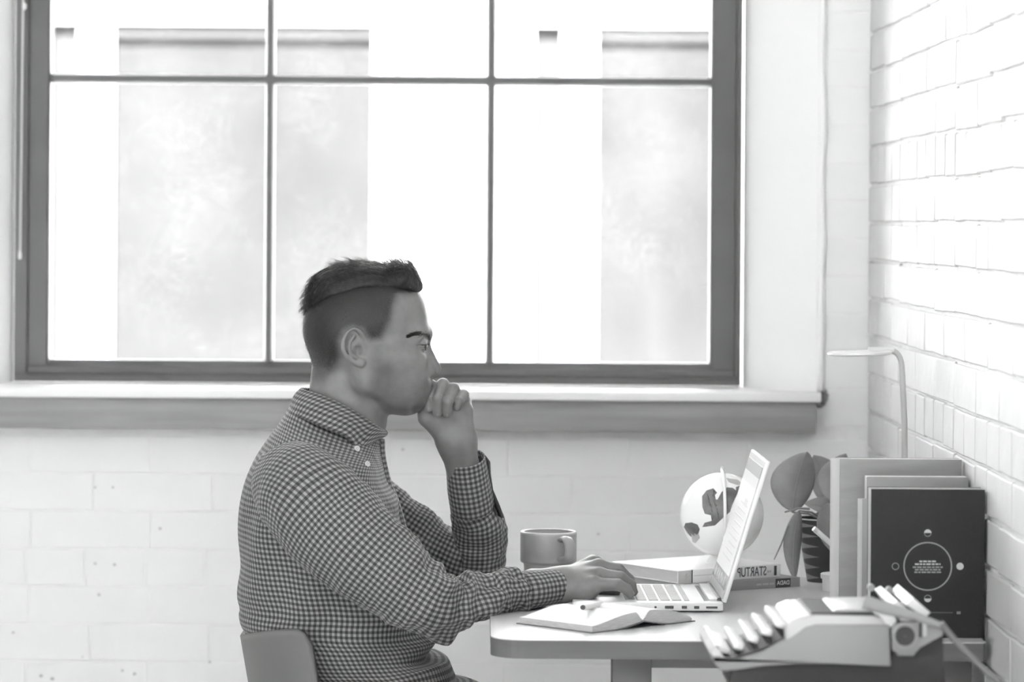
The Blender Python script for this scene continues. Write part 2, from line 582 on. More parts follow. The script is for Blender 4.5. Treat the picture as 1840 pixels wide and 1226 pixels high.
M_DTOP = wood('desk_top_laminate', 0.55, 0.06, 'Y', 0.30, 7)
M_DEDGE = wood('desk_edge_wood', 0.13, 0.10, 'X', 0.55, 7)
M_DLEG = mat('desk_leg_grey', 0.16, 0.5, 0.4, var=.04)
yf = PZ(1000, 1150, TZ).y
xl = PZ(884, 1130, TZ).x - .002
xr_ = XR - .010
yb = 5.36
desk = thing('desk', ((xl + xr_) / 2, (yf + yb) / 2, 0), 'pale wooden desk with rounded corner standing against the white brick wall', 'desk')
DC = desk.location.copy()
r = .045
outline = []
for cx, cy, a0 in ((xl + r, yf + r, PI), (xr_ - .004, yf + .004, 1.5 * PI), (xr_ - .004, yb - .004, 0), (xl + r, yb - r, .5 * PI)):
    rr = r if cx < .3 else .004
    for k in range(9 if rr == r else 2):
        a = a0 + (PI / 2) * k / (8 if rr == r else 1)
        outline.append((cx + rr * math.cos(a), cy + rr * math.sin(a)))
th = .026
prism('desktop_core', [Vector((x, y, TZ - th)) - DC for x, y in outline], (0, 0, th - .0016), M_DEDGE, desk)
prism('desktop_surface', [Vector((x, y, TZ - .0016)) - DC for x, y in outline], (0, 0, .0016), M_DTOP, desk)
lg0, lg1 = P(1101, 1200, yf + .07).x, P(1171, 1200, yf + .07).x
zap = P(1200, 1201, yf + .07).z
box('apron', Vector((lg1 - .002, yf + .072, zap)) - DC, Vector((xr_ - .064, yf + .09, TZ - th - .0001)) - DC, M_DLEG, desk)
box('apron', Vector((lg1 - .002, yb - .09, zap)) - DC, Vector((xr_ - .064, yb - .072, TZ - th - .0001)) - DC, M_DLEG, desk)
for yy in (yf + .069, yb - .124):
    for xa_, xb_ in ((lg0 - .0005, lg1), (xr_ - .066, xr_ - .009)):
        if yy > yf + .2 and xa_ < .4: xa_, xb_ = xa_ + .032, xb_ + .022
        box('leg', Vector((xa_, yy, 0)) - DC, Vector((xb_, yy + .055, TZ - th - .0002)) - DC, M_DLEG, desk, bevel=.002)

# ------------------------------------------------------------------ laptop
M_ALU = mat('laptop_aluminium', 0.78, 0.38, 0.5, metal=.15)
M_ALUD = mat('laptop_shadow_gap', 0.12, 0.5, 0.4)
M_KEY = mat('laptop_keys', 0.36, 0.5, 0.4)
M_PORT = mat('laptop_port', 0.10, 0.5, 0.3)
M_BEZ = mat('screen_bezel', 0.42, 0.3, 0.5)
def emis(name, g, e):
    m = mat(name, g, 0.25, 0.5)
    b = m.node_tree.nodes['Principled BSDF']
    b.inputs['Emission Color'].default_value = (1, 1, 1, 1)
    b.inputs['Emission Strength'].default_value = e
    return m
M_SCR = emis('screen_page', .45, .13)
M_SCRD = emis('screen_dock', .2, .02)
M_SCRG = emis('screen_grey_bar', .3, .05)
M_SCRT = emis('screen_text', .40, .115)
LW, LDp, LH = .25, .219, .0145
hn = PZ(1300, 1099, TZ + .002)
hn.z = TZ
lap = thing('laptop', hn, 'open slim silver laptop on the desk with the screen lit', 'laptop', rotz=.005)
# local frame: hinge edge at x=0, front at x=-LDp, near side y=0, far side y=LW
box('base', (-LDp, 0, .002), (0, LW, LH), M_ALU, lap, bevel=.0022, seg=3)
for x_, y_ in ((-.02, .02), (-.02, LW - .02), (-LDp + .02, .02), (-LDp + .02, LW - .02)):
    lathe('foot', [(.007, 0), (.008, .0025)], M_ALUD, lap, 16, center=(x_, y_, 0), close=True)
# ports on the near side
px0 = -.0
for cx, w_, h_ in ((-.099, .0035, .0035), (-.079, .013, .0045), (-.057, .008, .0045), (-.039, .008, .0045), (-.017, .017, .0035)):
    box('port', (cx - w_ / 2, -.0006, .0075 - h_ / 2), (cx + w_ / 2, .002, .0075 + h_ / 2), M_PORT, lap, bevel=.0009)
# keyboard: rows run away from the lens
kb = [(-.052, .008), (-.0665, .014), (-.0835, .014), (-.1005, .014), (-.1175, .014), (-.1345, .014)]
box('keyboard_well', (-.140, .018, LH - .0002), (-.046, LW - .018, LH + .0003), M_ALU, lap)
for ri, (cx, w_) in enumerate(kb):
    y_ = .021
    nk = 13
    wk = (LW - .042) / nk
    if ri == 5:
        spans = [1, 1, 1, 1.3, 4.6, 1.3, 1, 1, .8]
    else:
        spans = [1] * nk
    for s_ in spans:
        ww = wk * s_
        box('key', (cx - w_ / 2, y_ + .0009, LH), (cx + w_ / 2, y_ + ww - .0009, LH + .0014), M_KEY, lap, bevel=.0006, seg=1)
        y_ += ww
box('trackpad', (-LDp + .006, LW / 2 - .05, LH - .0003), (-.147, LW / 2 + .05, LH + .0003), mat('trackpad', .70, .4, .5), lap, bevel=.0002)
box('hinge_bar', (-.020, .022, LH - .001), (-.003, LW - .022, LH + .0035), mat('hinge_silver', .6, .4, .5), lap, bevel=.0015)
box('hinge_gap', (-.0265, .022, LH - .0005), (-.0205, LW - .022, LH + .0004), M_ALUD, lap)
# lid
ta = math.atan2(.0619, .2024)
LL = .216
lidm = Matrix.Translation((-.002, 0, LH + .001)) @ Matrix.Rotation(ta, 4, 'Y')
def lid_box(name, lo, hi, m, bevel=0, seg=2):
    bm = bmesh.new(); add_box(bm, lo, hi, bevel, seg); bm.transform(lidm)
    return bm_obj(name, bm, m, lap, smooth=bevel > 0, auto=35 if bevel else None)
lid_box('lid', (0, 0, 0), (.0065, LW, LL), M_ALU, .002)
lid_box('bezel', (-.0006, .003, .004), (.0004, LW - .003, LL - .003), M_BEZ)
lid_box('screen', (-.0012, .010, .016), (.0002, LW - .010, LL - .012), M_SCR)
lid_box('screen_menu_bar', (-.0015, .010, LL - .030), (.0, LW - .010, LL - .012), M_SCRG)
lid_box('screen_toolbar', (-.0014, .010, LL - .046), (.0, LW - .010, LL - .0302), M_SCRT)
lid_box('screen_dock', (-.0015, .010, .016), (.0, LW - .010, .037), M_SCRD)
for k in range(6):
    lid_box('dock_icon', (-.0018, .035 + k * .03, .020), (-.0001, .055 + k * .03, .034), M_SCRG)
for k in range(9):
    zz = .055 + k * .0105
    lid_box('text_line', (-.0014, .045, zz), (0, LW - .06 - .015 * (k % 3), zz + .003), M_SCRT)
lid_box('picture', (-.0014, .06, LL - .078), (0, .11, LL - .066), M_SCRT)
tube('hinge', [Vector((-.004, .022, LH + .001)), Vector((-.004, LW - .022, LH + .001))], .0042, M_ALUD, lap, 12)

# ------------------------------------------------------------------ books under the globe
M_PAPER = mat('book_paper', 0.62, 0.8, 0.2, var=.1, vscale=30, stretch=(1, 1, 40))
M_WCOV = mat('white_book_cover', 0.84, 0.4, 0.4)
M_INK = mat('dark_ink', 0.075, 0.6, 0.3)
M_INKG = mat('grey_ink', 0.45, 0.6, 0.3)
M_INKW = mat('white_ink', 0.85, 0.6, 0.3)
def book(name, corner, rot, L, W, T, label, mcov, mpage, mspine=None, group=None):
    """spine runs along local x from the corner, pages face -x; lies flat"""
    t = thing(name, corner, label, 'book', group, rotz=rot)
    c = .0018
    box('page_block', (.002, c, c), (L - .002, W - .003, T - c), mpage, t)
    box('cover', (0, 0, T - c), (L, W, T), mcov, t, bevel=.0006)
    box('cover', (0, 0, 0), (L, W, c), mcov, t, bevel=.0006)
    box('spine', (0, -.0004, 0), (L, c, T), mspine or mcov, t, bevel=.0006)
    return t
T2, T1 = .0145, .0200
b2 = book('paperback_book', Vector((.318, 5.105, TZ)), math.radians(32), .222, .165, T2, 'thinner grey paperback lying under the white book on the desk', mat('grey_book_cover', .33, .5, .4), M_PAPER)
b1 = book('hardback_book', Vector((.3085, 5.112, TZ + T2)), math.radians(35), .205, .166, T1, 'thick white book with STARTUP on its spine lying on top of the thinner grey book', M_WCOV, M_PAPER)
spine_m = lambda x, z: Matrix.Translation((x, -.0007, z)) @ Matrix.Rotation(PI / 2, 4, 'X')
text_mesh('title_lettering', 'STARTUP', .0185, M_INK, b1, spine_m(.1465, T1 / 2), mirror=True, fit=(.058, .0145))
text_mesh('small_lettering', 'THE', .005, M_INKG, b1, spine_m(.1815, T1 / 2 - .001), mirror=True, fit=(.009, .003))
box('spine_label', (.1915, -.0008, .0025), (.1965, 0, T1 - .0025), M_INK, b1)
box('spine_band', (.0265, -.0008, 0), (.0285, 0, T1), M_INK, b1)
box('spine_rule', (.031, -.0007, .0105), (.082, 0, .0111), M_INKG, b1)
box('emblem_panel', (.0005, -.0006, .0005), (.0265, 0, T1 - .0005), mat('spine_grey', .52, .5, .4), b1)
tube('emblem', [(.017, -.0008, .015), (.013, -.0008, .0105), (.0175, -.0008, .0105), (.0135, -.0008, .005)], .0005, M_INKG, b1, 6)
box('title_block', (.174, -.0008, .0004), (.203, 0, T2 - .0004), M_INK, b2)
text_mesh('title_lettering', 'DADA', .0095, M_INKW, b2, spine_m(.1885, T2 / 2) @ Matrix.Translation((0, 0, .0004)), mirror=True, fit=(.024, .0065))
for k, (a, w_) in enumerate(((.137, .010), (.149, .011), (.162, .009))):
    box('faint_lettering', (a, -.0007, .0055), (a + w_, 0, .0085), mat('pale_ink', .5, .6, .3), b2)

# ------------------------------------------------------------------ open notebook
M_PAGE = mat('notebook_page', 0.86, 0.7, 0.2)
M_PEDGE = mat('notebook_page_edge', 0.55, 0.8, 0.2, var=.2, vscale=60, stretch=(1, 1, 30))
M_NCOV = mat('notebook_cover', 0.16, 0.5, 0.4)
Nn = PZ(1064, 1138, TZ); ang = math.radians(44)
nb = thing('notebook', Vector((Nn.x, Nn.y, TZ)), 'open notebook with blank white pages lying at the front of the desk', 'notebook', rotz=ang)
NW, NL = .102, .142      # page width, page height
def leaf_block(sign, name):
    """cross-section of one half: fore-edge at the outside, dip at the gutter"""
    bm = bmesh.new()
    sec_t, sec_b = [], []
    n = 22
    for i in range(n + 1):
        t = i / n                     # 0 = fore-edge, 1 = gutter
        if sign < 0:
            top = .0095 + .0125 * math.sin(min(1, t / .86) * PI * .5) ** 1.5
            bot = .0012 + .0075 * max(0, (t - .45) / .55) ** 1.6
        else:
            top = .0045 + .0185 * math.sin(min(1, t / .84) * PI * .5) ** .75
            bot = .0012 + .008 * max(0, (t - .40) / .60) ** 1.6
        if t > .86: top -= (.0155) * ((t - .86) / .14) ** 1.4
        top = max(top, bot + .0012)
        x = NW * t if sign < 0 else 2 * NW - NW * t
        sec_t.append((x, top)); sec_b.append((x, bot))
    rows = []
    for y in (0.0, NL):
        rows.append([[bm.verts.new((x, y, z)) for x, z in sec_t], [bm.verts.new((x, y, z)) for x, z in sec_b]])
    (t0, b0), (t1, b1_) = rows
    top_f = []
    for i in range(n):
        top_f.append(bm.faces.new((t0[i], t0[i + 1], t1[i + 1], t1[i])))
        bm.faces.new((b0[i], b1_[i], b1_[i + 1], b0[i + 1]))
        bm.faces.new((t0[i], b0[i], b0[i + 1], t0[i + 1]))
        bm.faces.new((t1[i], t1[i + 1], b1_[i + 1], b1_[i]))
    bm.faces.new((t0[0], t1[0], b1_[0], b0[0])); bm.faces.new((t0[-1], b0[-1], b1_[-1], t1[-1]))
    bm.normal_update()
    for f in top_f: f.material_index = 1
    bmesh.ops.recalc_face_normals(bm, faces=bm.faces[:])
    o = bm_obj(name, bm, M_PEDGE, nb, smooth=True, auto=40)
    o.data.materials.append(M_PAGE)
    return o
leaf_block(-1, 'page_stack'); leaf_block(1, 'page_stack')
bm = bmesh.new()
sec = []
for i in range(41):
    t = i / 40
    x = -.004 + (2 * NW + .008) * t
    d = abs(t - .5) * 2
    z = .0 + .008 * max(0, 1 - d / .55) ** 1.5 
    sec.append((x, z))
v0 = [bm.verts.new((x, -.003, z)) for x, z in sec]; v1 = [bm.verts.new((x, NL + .003, z)) for x, z in sec]
w0 = [bm.verts.new((x, -.003, z + .0012)) for x, z in sec]; w1 = [bm.verts.new((x, NL + .003, z + .0012)) for x, z in sec]
for i in range(40):
    bm.faces.new((w0[i], w0[i + 1], w1[i + 1], w1[i])); bm.faces.new((v0[i], v1[i], v1[i + 1], v0[i + 1]))
    bm.faces.new((v0[i], v0[i + 1], w0[i + 1], w0[i])); bm.faces.new((v1[i], w1[i], w1[i + 1], v1[i + 1]))
bm.faces.new((v0[0], w0[0], w1[0], v1[0])); bm.faces.new((v0[-1], v1[-1], w1[-1], w0[-1]))
bm_obj('cover', bm, M_NCOV, nb, smooth=True, auto=40)

# white pen, its far end on the laptop
pa = PZ(1047, 1092, TZ + .030); pa.z = TZ + .030
pb = Vector((pa.x + .030, pa.y + .125, TZ + LH + .0045 + .002))
pen = thing('pen', pa, 'white pen with dark tip lying from the open notebook onto the laptop edge', 'pen')
d_ = (pb - pa)
tube('barrel', [d_ * .02, d_ * .06, d_ * .5, d_], [.0040, .0046, .0046, .0042], M_WHITEP, pen, 16)
tube('end_plug', [d_ * -.004, d_ * .03], [.0034, .0036], M_INK, pen, 12)

# ------------------------------------------------------------------ mug
M_MUG = mat('grey_stoneware', 0.34, 0.35, 0.5, var=.04, vscale=18)
mc = PZ(985, 1059, TZ); mc.z = TZ
mug = thing('mug', mc, 'grey stackable mug with a stepped base behind the typing hand', 'mug')
R = .0436
lathe('body', [(.0005, .0), (.0365, 0), (.0375, .002), (.0378, .036), (.0385, .040), (R - .001, .0425), (R, .045), (R, .087), (R - .001, .0895), (R - .0035, .0895), (R - .0045, .087), (R - .0048, .046), (.034, .040), (.033, .006), (.0005, .005)], M_MUG, mug, 64)
lathe('rim', [(R - .0047, .0888), (R - .0035, .0898), (R - .001, .0898), (R + .0002, .0886), (R + .0002, .0862)], mat('mug_rim', .5, .35, .5), mug, 64)
lathe('coffee', [(.0005, .078), (R - .005, .078)], mat('coffee', .05, .2, .5), mug, 48)
ha = math.radians(-62)
hd = Vector((math.cos(ha), math.sin(ha), 0))
pts = [hd * (R - .002) + Vector((0, 0, .080)), hd * (R + .012) + Vector((0, 0, .082)), hd * (R + .022) + Vector((0, 0, .076)), hd * (R + .024) + Vector((0, 0, .064)), hd * (R + .020) + Vector((0, 0, .054)), hd * (R + .008) + Vector((0, 0, .050)), hd * (R - .002) + Vector((0, 0, .050))]
pts = [Vector(p) for p in catmull([tuple(p) for p in pts], 6)]
tube('handle', pts, .0045, M_MUG, mug, 14, flat=2.0)

# ------------------------------------------------------------------ globe
M_GLOBE = mat('globe_white', 0.88, 0.2, 0.5)
M_LAND = mat('globe_land', 0.16, 0.5, 0.4, var=.35, vscale=45)
M_LANDL = mat('globe_land_pale', 0.42, 0.5, 0.4)
gD = 5.24
gc = P(1297, 925, gD); gr = .0655
gl_o = thing('globe', Vector((gc.x, gc.y, TZ + T1 + T2)), 'small white desk globe with dark continents behind the laptop screen', 'globe')
gz = gc.z - TZ - T1 - T2
bm = bmesh.new(); bmesh.ops.create_uvsphere(bm, u_segments=64, v_segments=40, radius=gr)
bmesh.ops.translate(bm, verts=bm.verts[:], vec=(0, 0, gz))
bm_obj('sphere', bm, M_GLOBE, gl_o, smooth=True)
def land(name, px_pts, m, flip=False):
    bm = bmesh.new()
    vs = []
    k = gD / FPX
    for (x, y) in px_pts:
        u, v = (x - 1297) * k, -(y - 925) * k
        vs.append(bm.verts.new((u, 0, v)))
    f = bm.faces.new(vs)
    bmesh.ops.triangulate(bm, faces=[f])
    for _ in range(3):
        bmesh.ops.subdivide_edges(bm, edges=[e for e in bm.edges if e.calc_length() > .006], cuts=1)
        bmesh.ops.triangulate(bm, faces=bm.faces[:])
    for v in bm.verts:
        u, w_ = v.co.x, v.co.z
        rr = math.hypot(u, w_)
        if rr > gr * .985: u *= gr * .985 / rr; w_ *= gr * .985 / rr
        y = math.sqrt(max(0, gr * gr - u * u - w_ * w_))
        s = (gr + .0004) / gr
        v.co = Vector((u * s, (y if flip else -y) * s, w_ * s + gz))
    bm_obj(name, bm, m, gl_o, smooth=True)
NA = [(1258, 888), (1266, 878), (1278, 874), (1284, 881), (1276, 890), (1284, 893), (1292, 880), (1302, 872), (1312, 873), (1322, 880), (1316, 890), (1310, 902), (1306, 914), (1296, 922), (1288, 930), (1280, 938), (1268, 938), (1258, 942), (1262, 934), (1274, 930), (1278, 924), (1272, 920), (1262, 918), (1258, 906)]
SA = [(1230, 938), (1240, 935), (1250, 938), (1254, 946), (1252, 954), (1246, 960), (1240, 962), (1234, 956), (1228, 946)]
SA2 = [(1240, 956), (1252, 954), (1255, 962), (1248, 974), (1243, 972)]
GRN = [(1318, 872), (1330, 868), (1334, 876), (1326, 884), (1318, 882)]
GR2 = [(1302, 857), (1322, 860), (1334, 868), (1322, 869), (1306, 864)]
for nm, pts, m in (('continent', NA, M_LAND), ('continent', SA, M_LAND), ('continent', SA2, M_LANDL), ('continent', GRN, M_LAND), ('continent', GR2, M_LANDL)):
    land(nm, pts, m)
land('continent', [(1320, 880), (1280, 870), (1250, 890), (1258, 910), (1290, 905), (1310, 930), (1300, 960), (1318, 965), (1335, 920)], M_LAND, True)
arc = [Vector((0, -(gr + .004) * math.sin(a), gz + (gr + .004) * math.cos(a))) for a in np.linspace(0, PI - .45, 40)]
tube('meridian_arm', arc, .0026, M_WHITEP, gl_o, 10)
tube('pole_pin', [(0, 0, gz + gr - .002), (0, 0, gz + gr + .010)], [.003, .002], M_WHITEP, gl_o, 10)
lathe('base', [(.0005, 0), (.024, 0), (.024, .003), (.016, gz - gr + .003), (.0005, gz - gr + .001)], M_WHITEP, gl_o, 40)

# ------------------------------------------------------------------ potted plant
M_LEAF = mat('rubber_plant_leaf', 0.28, 0.45, 0.4, var=.12, vscale=30, bump=.05, bscale=90)
M_RIB = mat('leaf_rib', 0.27, 0.5, 0.4)
pD = 5.33
pbse = P(1478, 1037, pD); pbse.z = TZ; pbse.y = 5.30
plant = thing('potted_plant', pbse, 'rubber plant with broad drooping leaves in a dark patterned pot', 'plant')
PO = pbse
M_POT = bpy.data.materials.new('patterned_pot'); M_POT.use_nodes = True
nt = M_POT.node_tree; b_ = nt.nodes['Principled BSDF']; b_.inputs['Roughness'].default_value = .5
tc = nt.nodes.new('ShaderNodeTexCoord'); sp = nt.nodes.new('ShaderNodeSeparateXYZ'); nt.links.new(tc.outputs['Object'], sp.inputs[0])
at = nt.nodes.new('ShaderNodeMath'); at.operation = 'ARCTAN2'; nt.links.new(sp.outputs['Y'], at.inputs[0]); nt.links.new(sp.outputs['X'], at.inputs[1])
sw = nt.nodes.new('ShaderNodeMath'); sw.operation = 'PINGPONG'; sw.inputs[1].default_value = PI / 2; nt.links.new(at.outputs[0], sw.inputs[0])
zz_ = nt.nodes.new('ShaderNodeMath'); zz_.operation = 'MULTIPLY'; zz_.inputs[1].default_value = 1 / .0165; nt.links.new(sp.outputs['Z'], zz_.inputs[0])
frc = nt.nodes.new('ShaderNodeMath'); frc.operation = 'PINGPONG'; frc.inputs[1].default_value = .5; nt.links.new(zz_.outputs[0], frc.inputs[0])
mlt = nt.nodes.new('ShaderNodeMath'); mlt.operation = 'MULTIPLY_ADD'; mlt.inputs[1].default_value = .30; mlt.inputs[2].default_value = .13; nt.links.new(sw.outputs[0], mlt.inputs[0])
gt = nt.nodes.new('ShaderNodeMath'); gt.operation = 'GREATER_THAN'; nt.links.new(frc.outputs[0], gt.inputs[0]); nt.links.new(mlt.outputs[0], gt.inputs[1])
mr = nt.nodes.new('ShaderNodeMapRange'); mr.inputs['To Min'].default_value = .055; mr.inputs['To Max'].default_value = .26
nt.links.new(gt.outputs[0], mr.inputs['Value']); nt.links.new(mr.outputs[0], b_.inputs['Base Color'])
lathe('pot', [(.0005, 0), (.0275, 0), (.028, .002), (.0445, .098), (.0445, .100), (.0425, .100), (.040, .09), (.0005, .088)], M_POT, plant, 56)
lathe('rim', [(.0425, .0995), (.0448, .0995), (.0448, .1012), (.0425, .1012)], mat('pot_rim', .6, .5, .4), plant, 56, close=False)
lathe('soil', [(.0005, .093), (.042, .092)], mat('soil', .1, .9, .1, bump=.8, bscale=200), plant, 40)
def leaf(base, tip, width, side, bend=.015, cup=.01, n=18):
    """leaf blade from base to tip (world points); side = direction of its width"""
    base, tip, side = Vector(base) - PO, Vector(tip) - PO, Vector(side).normalized()
    ax = tip - base
    side = (side - ax.normalized() * side.dot(ax.normalized())).normalized()
    nor = ax.normalized().cross(side)
    bm = bmesh.new(); mm = 8
    rows = []
    for i in range(n + 1):
        t = i / n
        wd = width * (math.sin(PI * min(1, t ** .82)) ** .72 if 0 < t < 1 else .0) + .0006
        c = base + ax * t + nor * (bend * math.sin(PI * t))
        rows.append([bm.verts.new(c + side * (wd * u / mm) + nor * (cup * (abs(u) / mm) ** 2 * (wd / width))) for u in range(-mm, mm + 1)])
    for i in range(n):
        for k in range(2 * mm):
            bm.faces.new((rows[i][k], rows[i][k + 1], rows[i + 1][k + 1], rows[i + 1][k]))
    o = bm_obj('leaf', bm, M_LEAF, plant, smooth=True)
    md = o.modifiers.new('thick', 'SOLIDIFY'); md.thickness = .0008
    tube('midrib', [base + ax * t + nor * (bend * math.sin(PI * t) - .0002) for t in np.linspace(0, .97, 14)], [.0019 - .0011 * t for t in np.linspace(0, 1, 14)], M_RIB, o, 6)
    return o
xh = Vector((1, 0, 0))
leaf(P(1424, 921, 5.29), P(1450, 812, 5.27), .0375, (1, .25, .22), .010, .016)
leaf(P(1492, 905, 5.33), P(1462, 818, 5.34), .030, (1, -.5, -.3), .012, .012)
leaf(P(1436, 918, 5.27), P(1428, 1042, 5.25), .0150, (1, .35, 0), -.012, -.006)
leaf(P(1490, 928, 5.31), P(1446, 905, 5.27), .016, (.2, -.3, -1), .014, .004)
leaf(P(1487, 905, 5.25), P(1513, 1005, 5.22), .026, (1, .2, .2), -.012, .010)
leaf(P(1500, 905, 5.30), P(1520, 815, 5.31), .028, (1, .4, 0), .012, .010)
leaf(P(1482, 915, 5.36), P(1540, 880, 5.42), .022, (.3, .3, 1), .012, .010)
leaf(P(1478, 915, 5.37), P(1452, 975, 5.42), .018, (1, .5, 0), -.012, .008)
tube('stem', [Vector((0, 0, .09)), P(1485, 925, 5.31) - PO, P(1490, 905, 5.31) - PO, P(1498, 880, 5.32) - PO], [.004, .0035, .003, .0018], M_RIB, plant, 10)
for a_, b__ in (((1424, 921, 5.29), (1480, 935, 5.30)), ((1436, 918, 5.27), (1480, 933, 5.29)), ((1410, 921, 5.28), (1455, 915, 5.28))):
    tube('petiole', [P(*a_) - PO, (P(*a_) + P(*b__)) / 2 - PO + Vector((0, 0, .004)), P(*b__) - PO], [.0012, .0016, .002], M_RIB, plant, 8)
tube('root', [P(1416, 945, 5.27) - PO, P(1404, 978, 5.27) - PO, P(1391, 1006, 5.26) - PO], [.0014, .0012, .0008], M_RIB, plant, 6)

# ------------------------------------------------------------------ small white tub, pencil cup, lamp
tb = PZ(1502, 1061, TZ); tb.z = TZ
tub = thing('plastic_tub', tb, 'small white lidded tub standing beside the wood-grain book', 'tub')
lathe('body', [(.0005, 0), (.0205, 0), (.0215, .018), (.0005, .018)], M_WHITEP, tub, 40)
lathe('lid', [(.0005, .0185), (.0235, .0185), (.0240, .020), (.0240, .0255), (.0225, .0265), (.0005, .026)], M_WHITEP, tub, 40)
cupb = Vector((.60, 5.10, TZ))
cup = thing('pencil_cup', cupb, 'white pencil cup mostly hidden behind the wood-grain book', 'cup')
lathe('cup_wall', [(.0005, 0), (.030, 0), (.031, .002), (.031, .085), (.029, .085), (.029, .004), (.0005, .004)], M_WHITEP, cup, 40)
p0 = P(1462, 950, 5.07)
p1 = Vector((.622, 5.11, TZ + .009))
pc = thing('pencil', p1, 'white pencil leaning left out of the cup beside the patterned pot', 'pencil')
tube('barrel', [Vector((0, 0, 0)), (p0 - p1) * .97], .0042, M_WHITEP, pc, 10)
tube('end_cap', [(p0 - p1) * .955, (p0 - p1) * 1.0], [.0046, .0040], mat('pencil_cap', .7, .4, .4), pc, 10)

M_LAMP = mat('lamp_white', 0.72, 0.3, 0.5)
lD = 5.16
lp = P(1627, 820, lD)
lamp = thing('desk_lamp', Vector((lp.x, lD, TZ)), 'white desk lamp with a flat round head rising behind the books', 'lamp')
LO = lamp.location.copy()
lathe('base', [(.0005, 0), (.034, 0), (.034, .010), (.031, .013), (.0005, .014)], M_LAMP, lamp, 48)
A_ = Vector((0, 0, .012)); top = P(1622, 660, lD) - LO
curve = [A_, Vector((0, 0, .1)), P(1625, 760, lD) - LO, P(1622, 690, lD) - LO] + bez(P(1621, 665, lD) - LO, P(1620, 640, lD) - LO, P(1612, 630, lD) - LO, P(1596, 629, lD) - LO, 10)
tube('pole', curve, [.0048] * 4 + [.0045] * 11, mat('lamp_pole', .45, .3, .5), lamp, 14)
hc = P(1545, 635, lD) - LO
bm = bmesh.new()
lathe_bm(bm, [(.0005, -.003), (.046, -.003), (.050, -.001), (.050, .002), (.046, .0035), (.0005, .0035)], 56)
bm.transform(Matrix.Translation(hc) @ Matrix.Rotation(-.03, 4, 'Y') @ Matrix.Rotation(.0, 4, 'X'))
bm_obj('head', bm, M_LAMP, lamp, smooth=True, auto=40)
tube('head_arm', [P(1560, 630, lD) - LO, P(1606, 629, lD) - LO], .0052, M_LAMP, lamp, 12)

# ------------------------------------------------------------------ upright books against the wall
M_WOODB = mat('wood_grain_cover', 0.29, 0.5, 0.4, var=.16, vscale=7, stretch=(1, 1, 5), detail=5)
def upright(name, px_l, px_r, D, py_top, thick, label, mcov, mpage, rot=0.0):
    a, b = P(px_l, 950, D), P(px_r, 950, D)
    h = P(px_l, py_top, D).z - TZ
    x1 = min(b.x, XR - .006)
    t = thing(name, Vector((a.x, D, TZ)), label, 'book')
    W_ = x1 - a.x
    c = .0022
    box('cover', (0, 0, 0), (W_, c, h), mcov, t, bevel=.0006)
    box('cover', (0, thick - c, 0), (W_, thick, h), mcov, t, bevel=.0006)
    box('page_block', (.0006, c, .001), (W_ - .001, thick - c, h - .0006), mpage, t)
    return t, W_, h
tw, W_, h = upright('wood_grain_book', 1508, 1735, 4.800, 825, .030, 'tall pale wood-grain book standing at the back of the row', M_WOODB, M_PAPER)
tube('spine', [(.003, .015, 0), (.003, .015, h)], .0148, mat('pale_spine', .5, .45, .4, var=.08, vscale=10, stretch=(4, 4, .5)), tw, 16, flat=.35)
tw2, _, _ = upright('grey_book', 1557, 1747, 4.735, 857, .032, 'grey hardback standing between the wood-grain and the black book', mat('mid_grey_cover', .28, .5, .4, var=.08, vscale=12), M_PAPER)
tw3, _, h3 = upright('thin_notebook', 1549, 1740, 4.705, 897, .012, 'thin pale notebook with rounded spine standing just behind the black book', mat('pale_cover', .33, .5, .4), M_PAPER)
tube('spine', [(.0, .006, 0), (.0, .006, h3)], .0058, mat('pale_roll', .5, .4, .4), tw3, 12)
M_BLK = mat('black_book_cloth', 0.032, 0.7, 0.25, bump=.1, bscale=300)
bD = 4.580
tk, Wk, hk = upright('black_book', 1565, 1771, bD, 879, .042, 'black book with printed circle and moons standing in front against the wall', M_BLK, mat('grey_page_edge', .36, .7, .2))
M_PRN = mat('cover_print', .30, .6, .3)
M_PRW = mat('cover_print_white', .55, .6, .3)
def cov(px, py):
    p = P(px, py, bD) - tk.location
    return p.x, p.z
def ring_part(name, px, py, r0, r1, m, a0=0, a1=2 * PI, seg=64):
    bm = bmesh.new(); x, z = cov(px, py); k = bD / FPX
    vs = []
    for i in range(seg + 1):
        a = a0 + (a1 - a0) * i / seg
        vs.append((bm.verts.new((x + r0 * k * math.cos(a), -.0004, z + r0 * k * math.sin(a))), bm.verts.new((x + r1 * k * math.cos(a), -.0004, z + r1 * k * math.sin(a)))))
    for i in range(seg):
        bm.faces.new((vs[i][0], vs[i][1], vs[i + 1][1], vs[i + 1][0]))
    return bm_obj(name, bm, m, tk)
ring_part('printed_circle', 1667, 1018, 41.5, 44, M_PRN)
ring_part('printed_moon', 1667, 958, .2, 6.5, M_PRW, 0, PI, 20); ring_part('moon_outline', 1667, 958, 5.6, 6.6, M_PRN, PI, 2 * PI, 20)
ring_part('printed_moon', 1667, 1076, .2, 6.5, M_PRW, PI, 2 * PI, 20); ring_part('moon_outline', 1667, 1076, 5.6, 6.6, M_PRN, 0, PI, 20)
ring_part('printed_moon', 1725, 1018, .2, 6.5, M_PRW, 0, 2 * PI, 28)
ring_part('moon_outline', 1609, 1018, 5.2, 6.6, M_PRN, 0, 2 * PI, 28)
rr_ = random.Random(3)
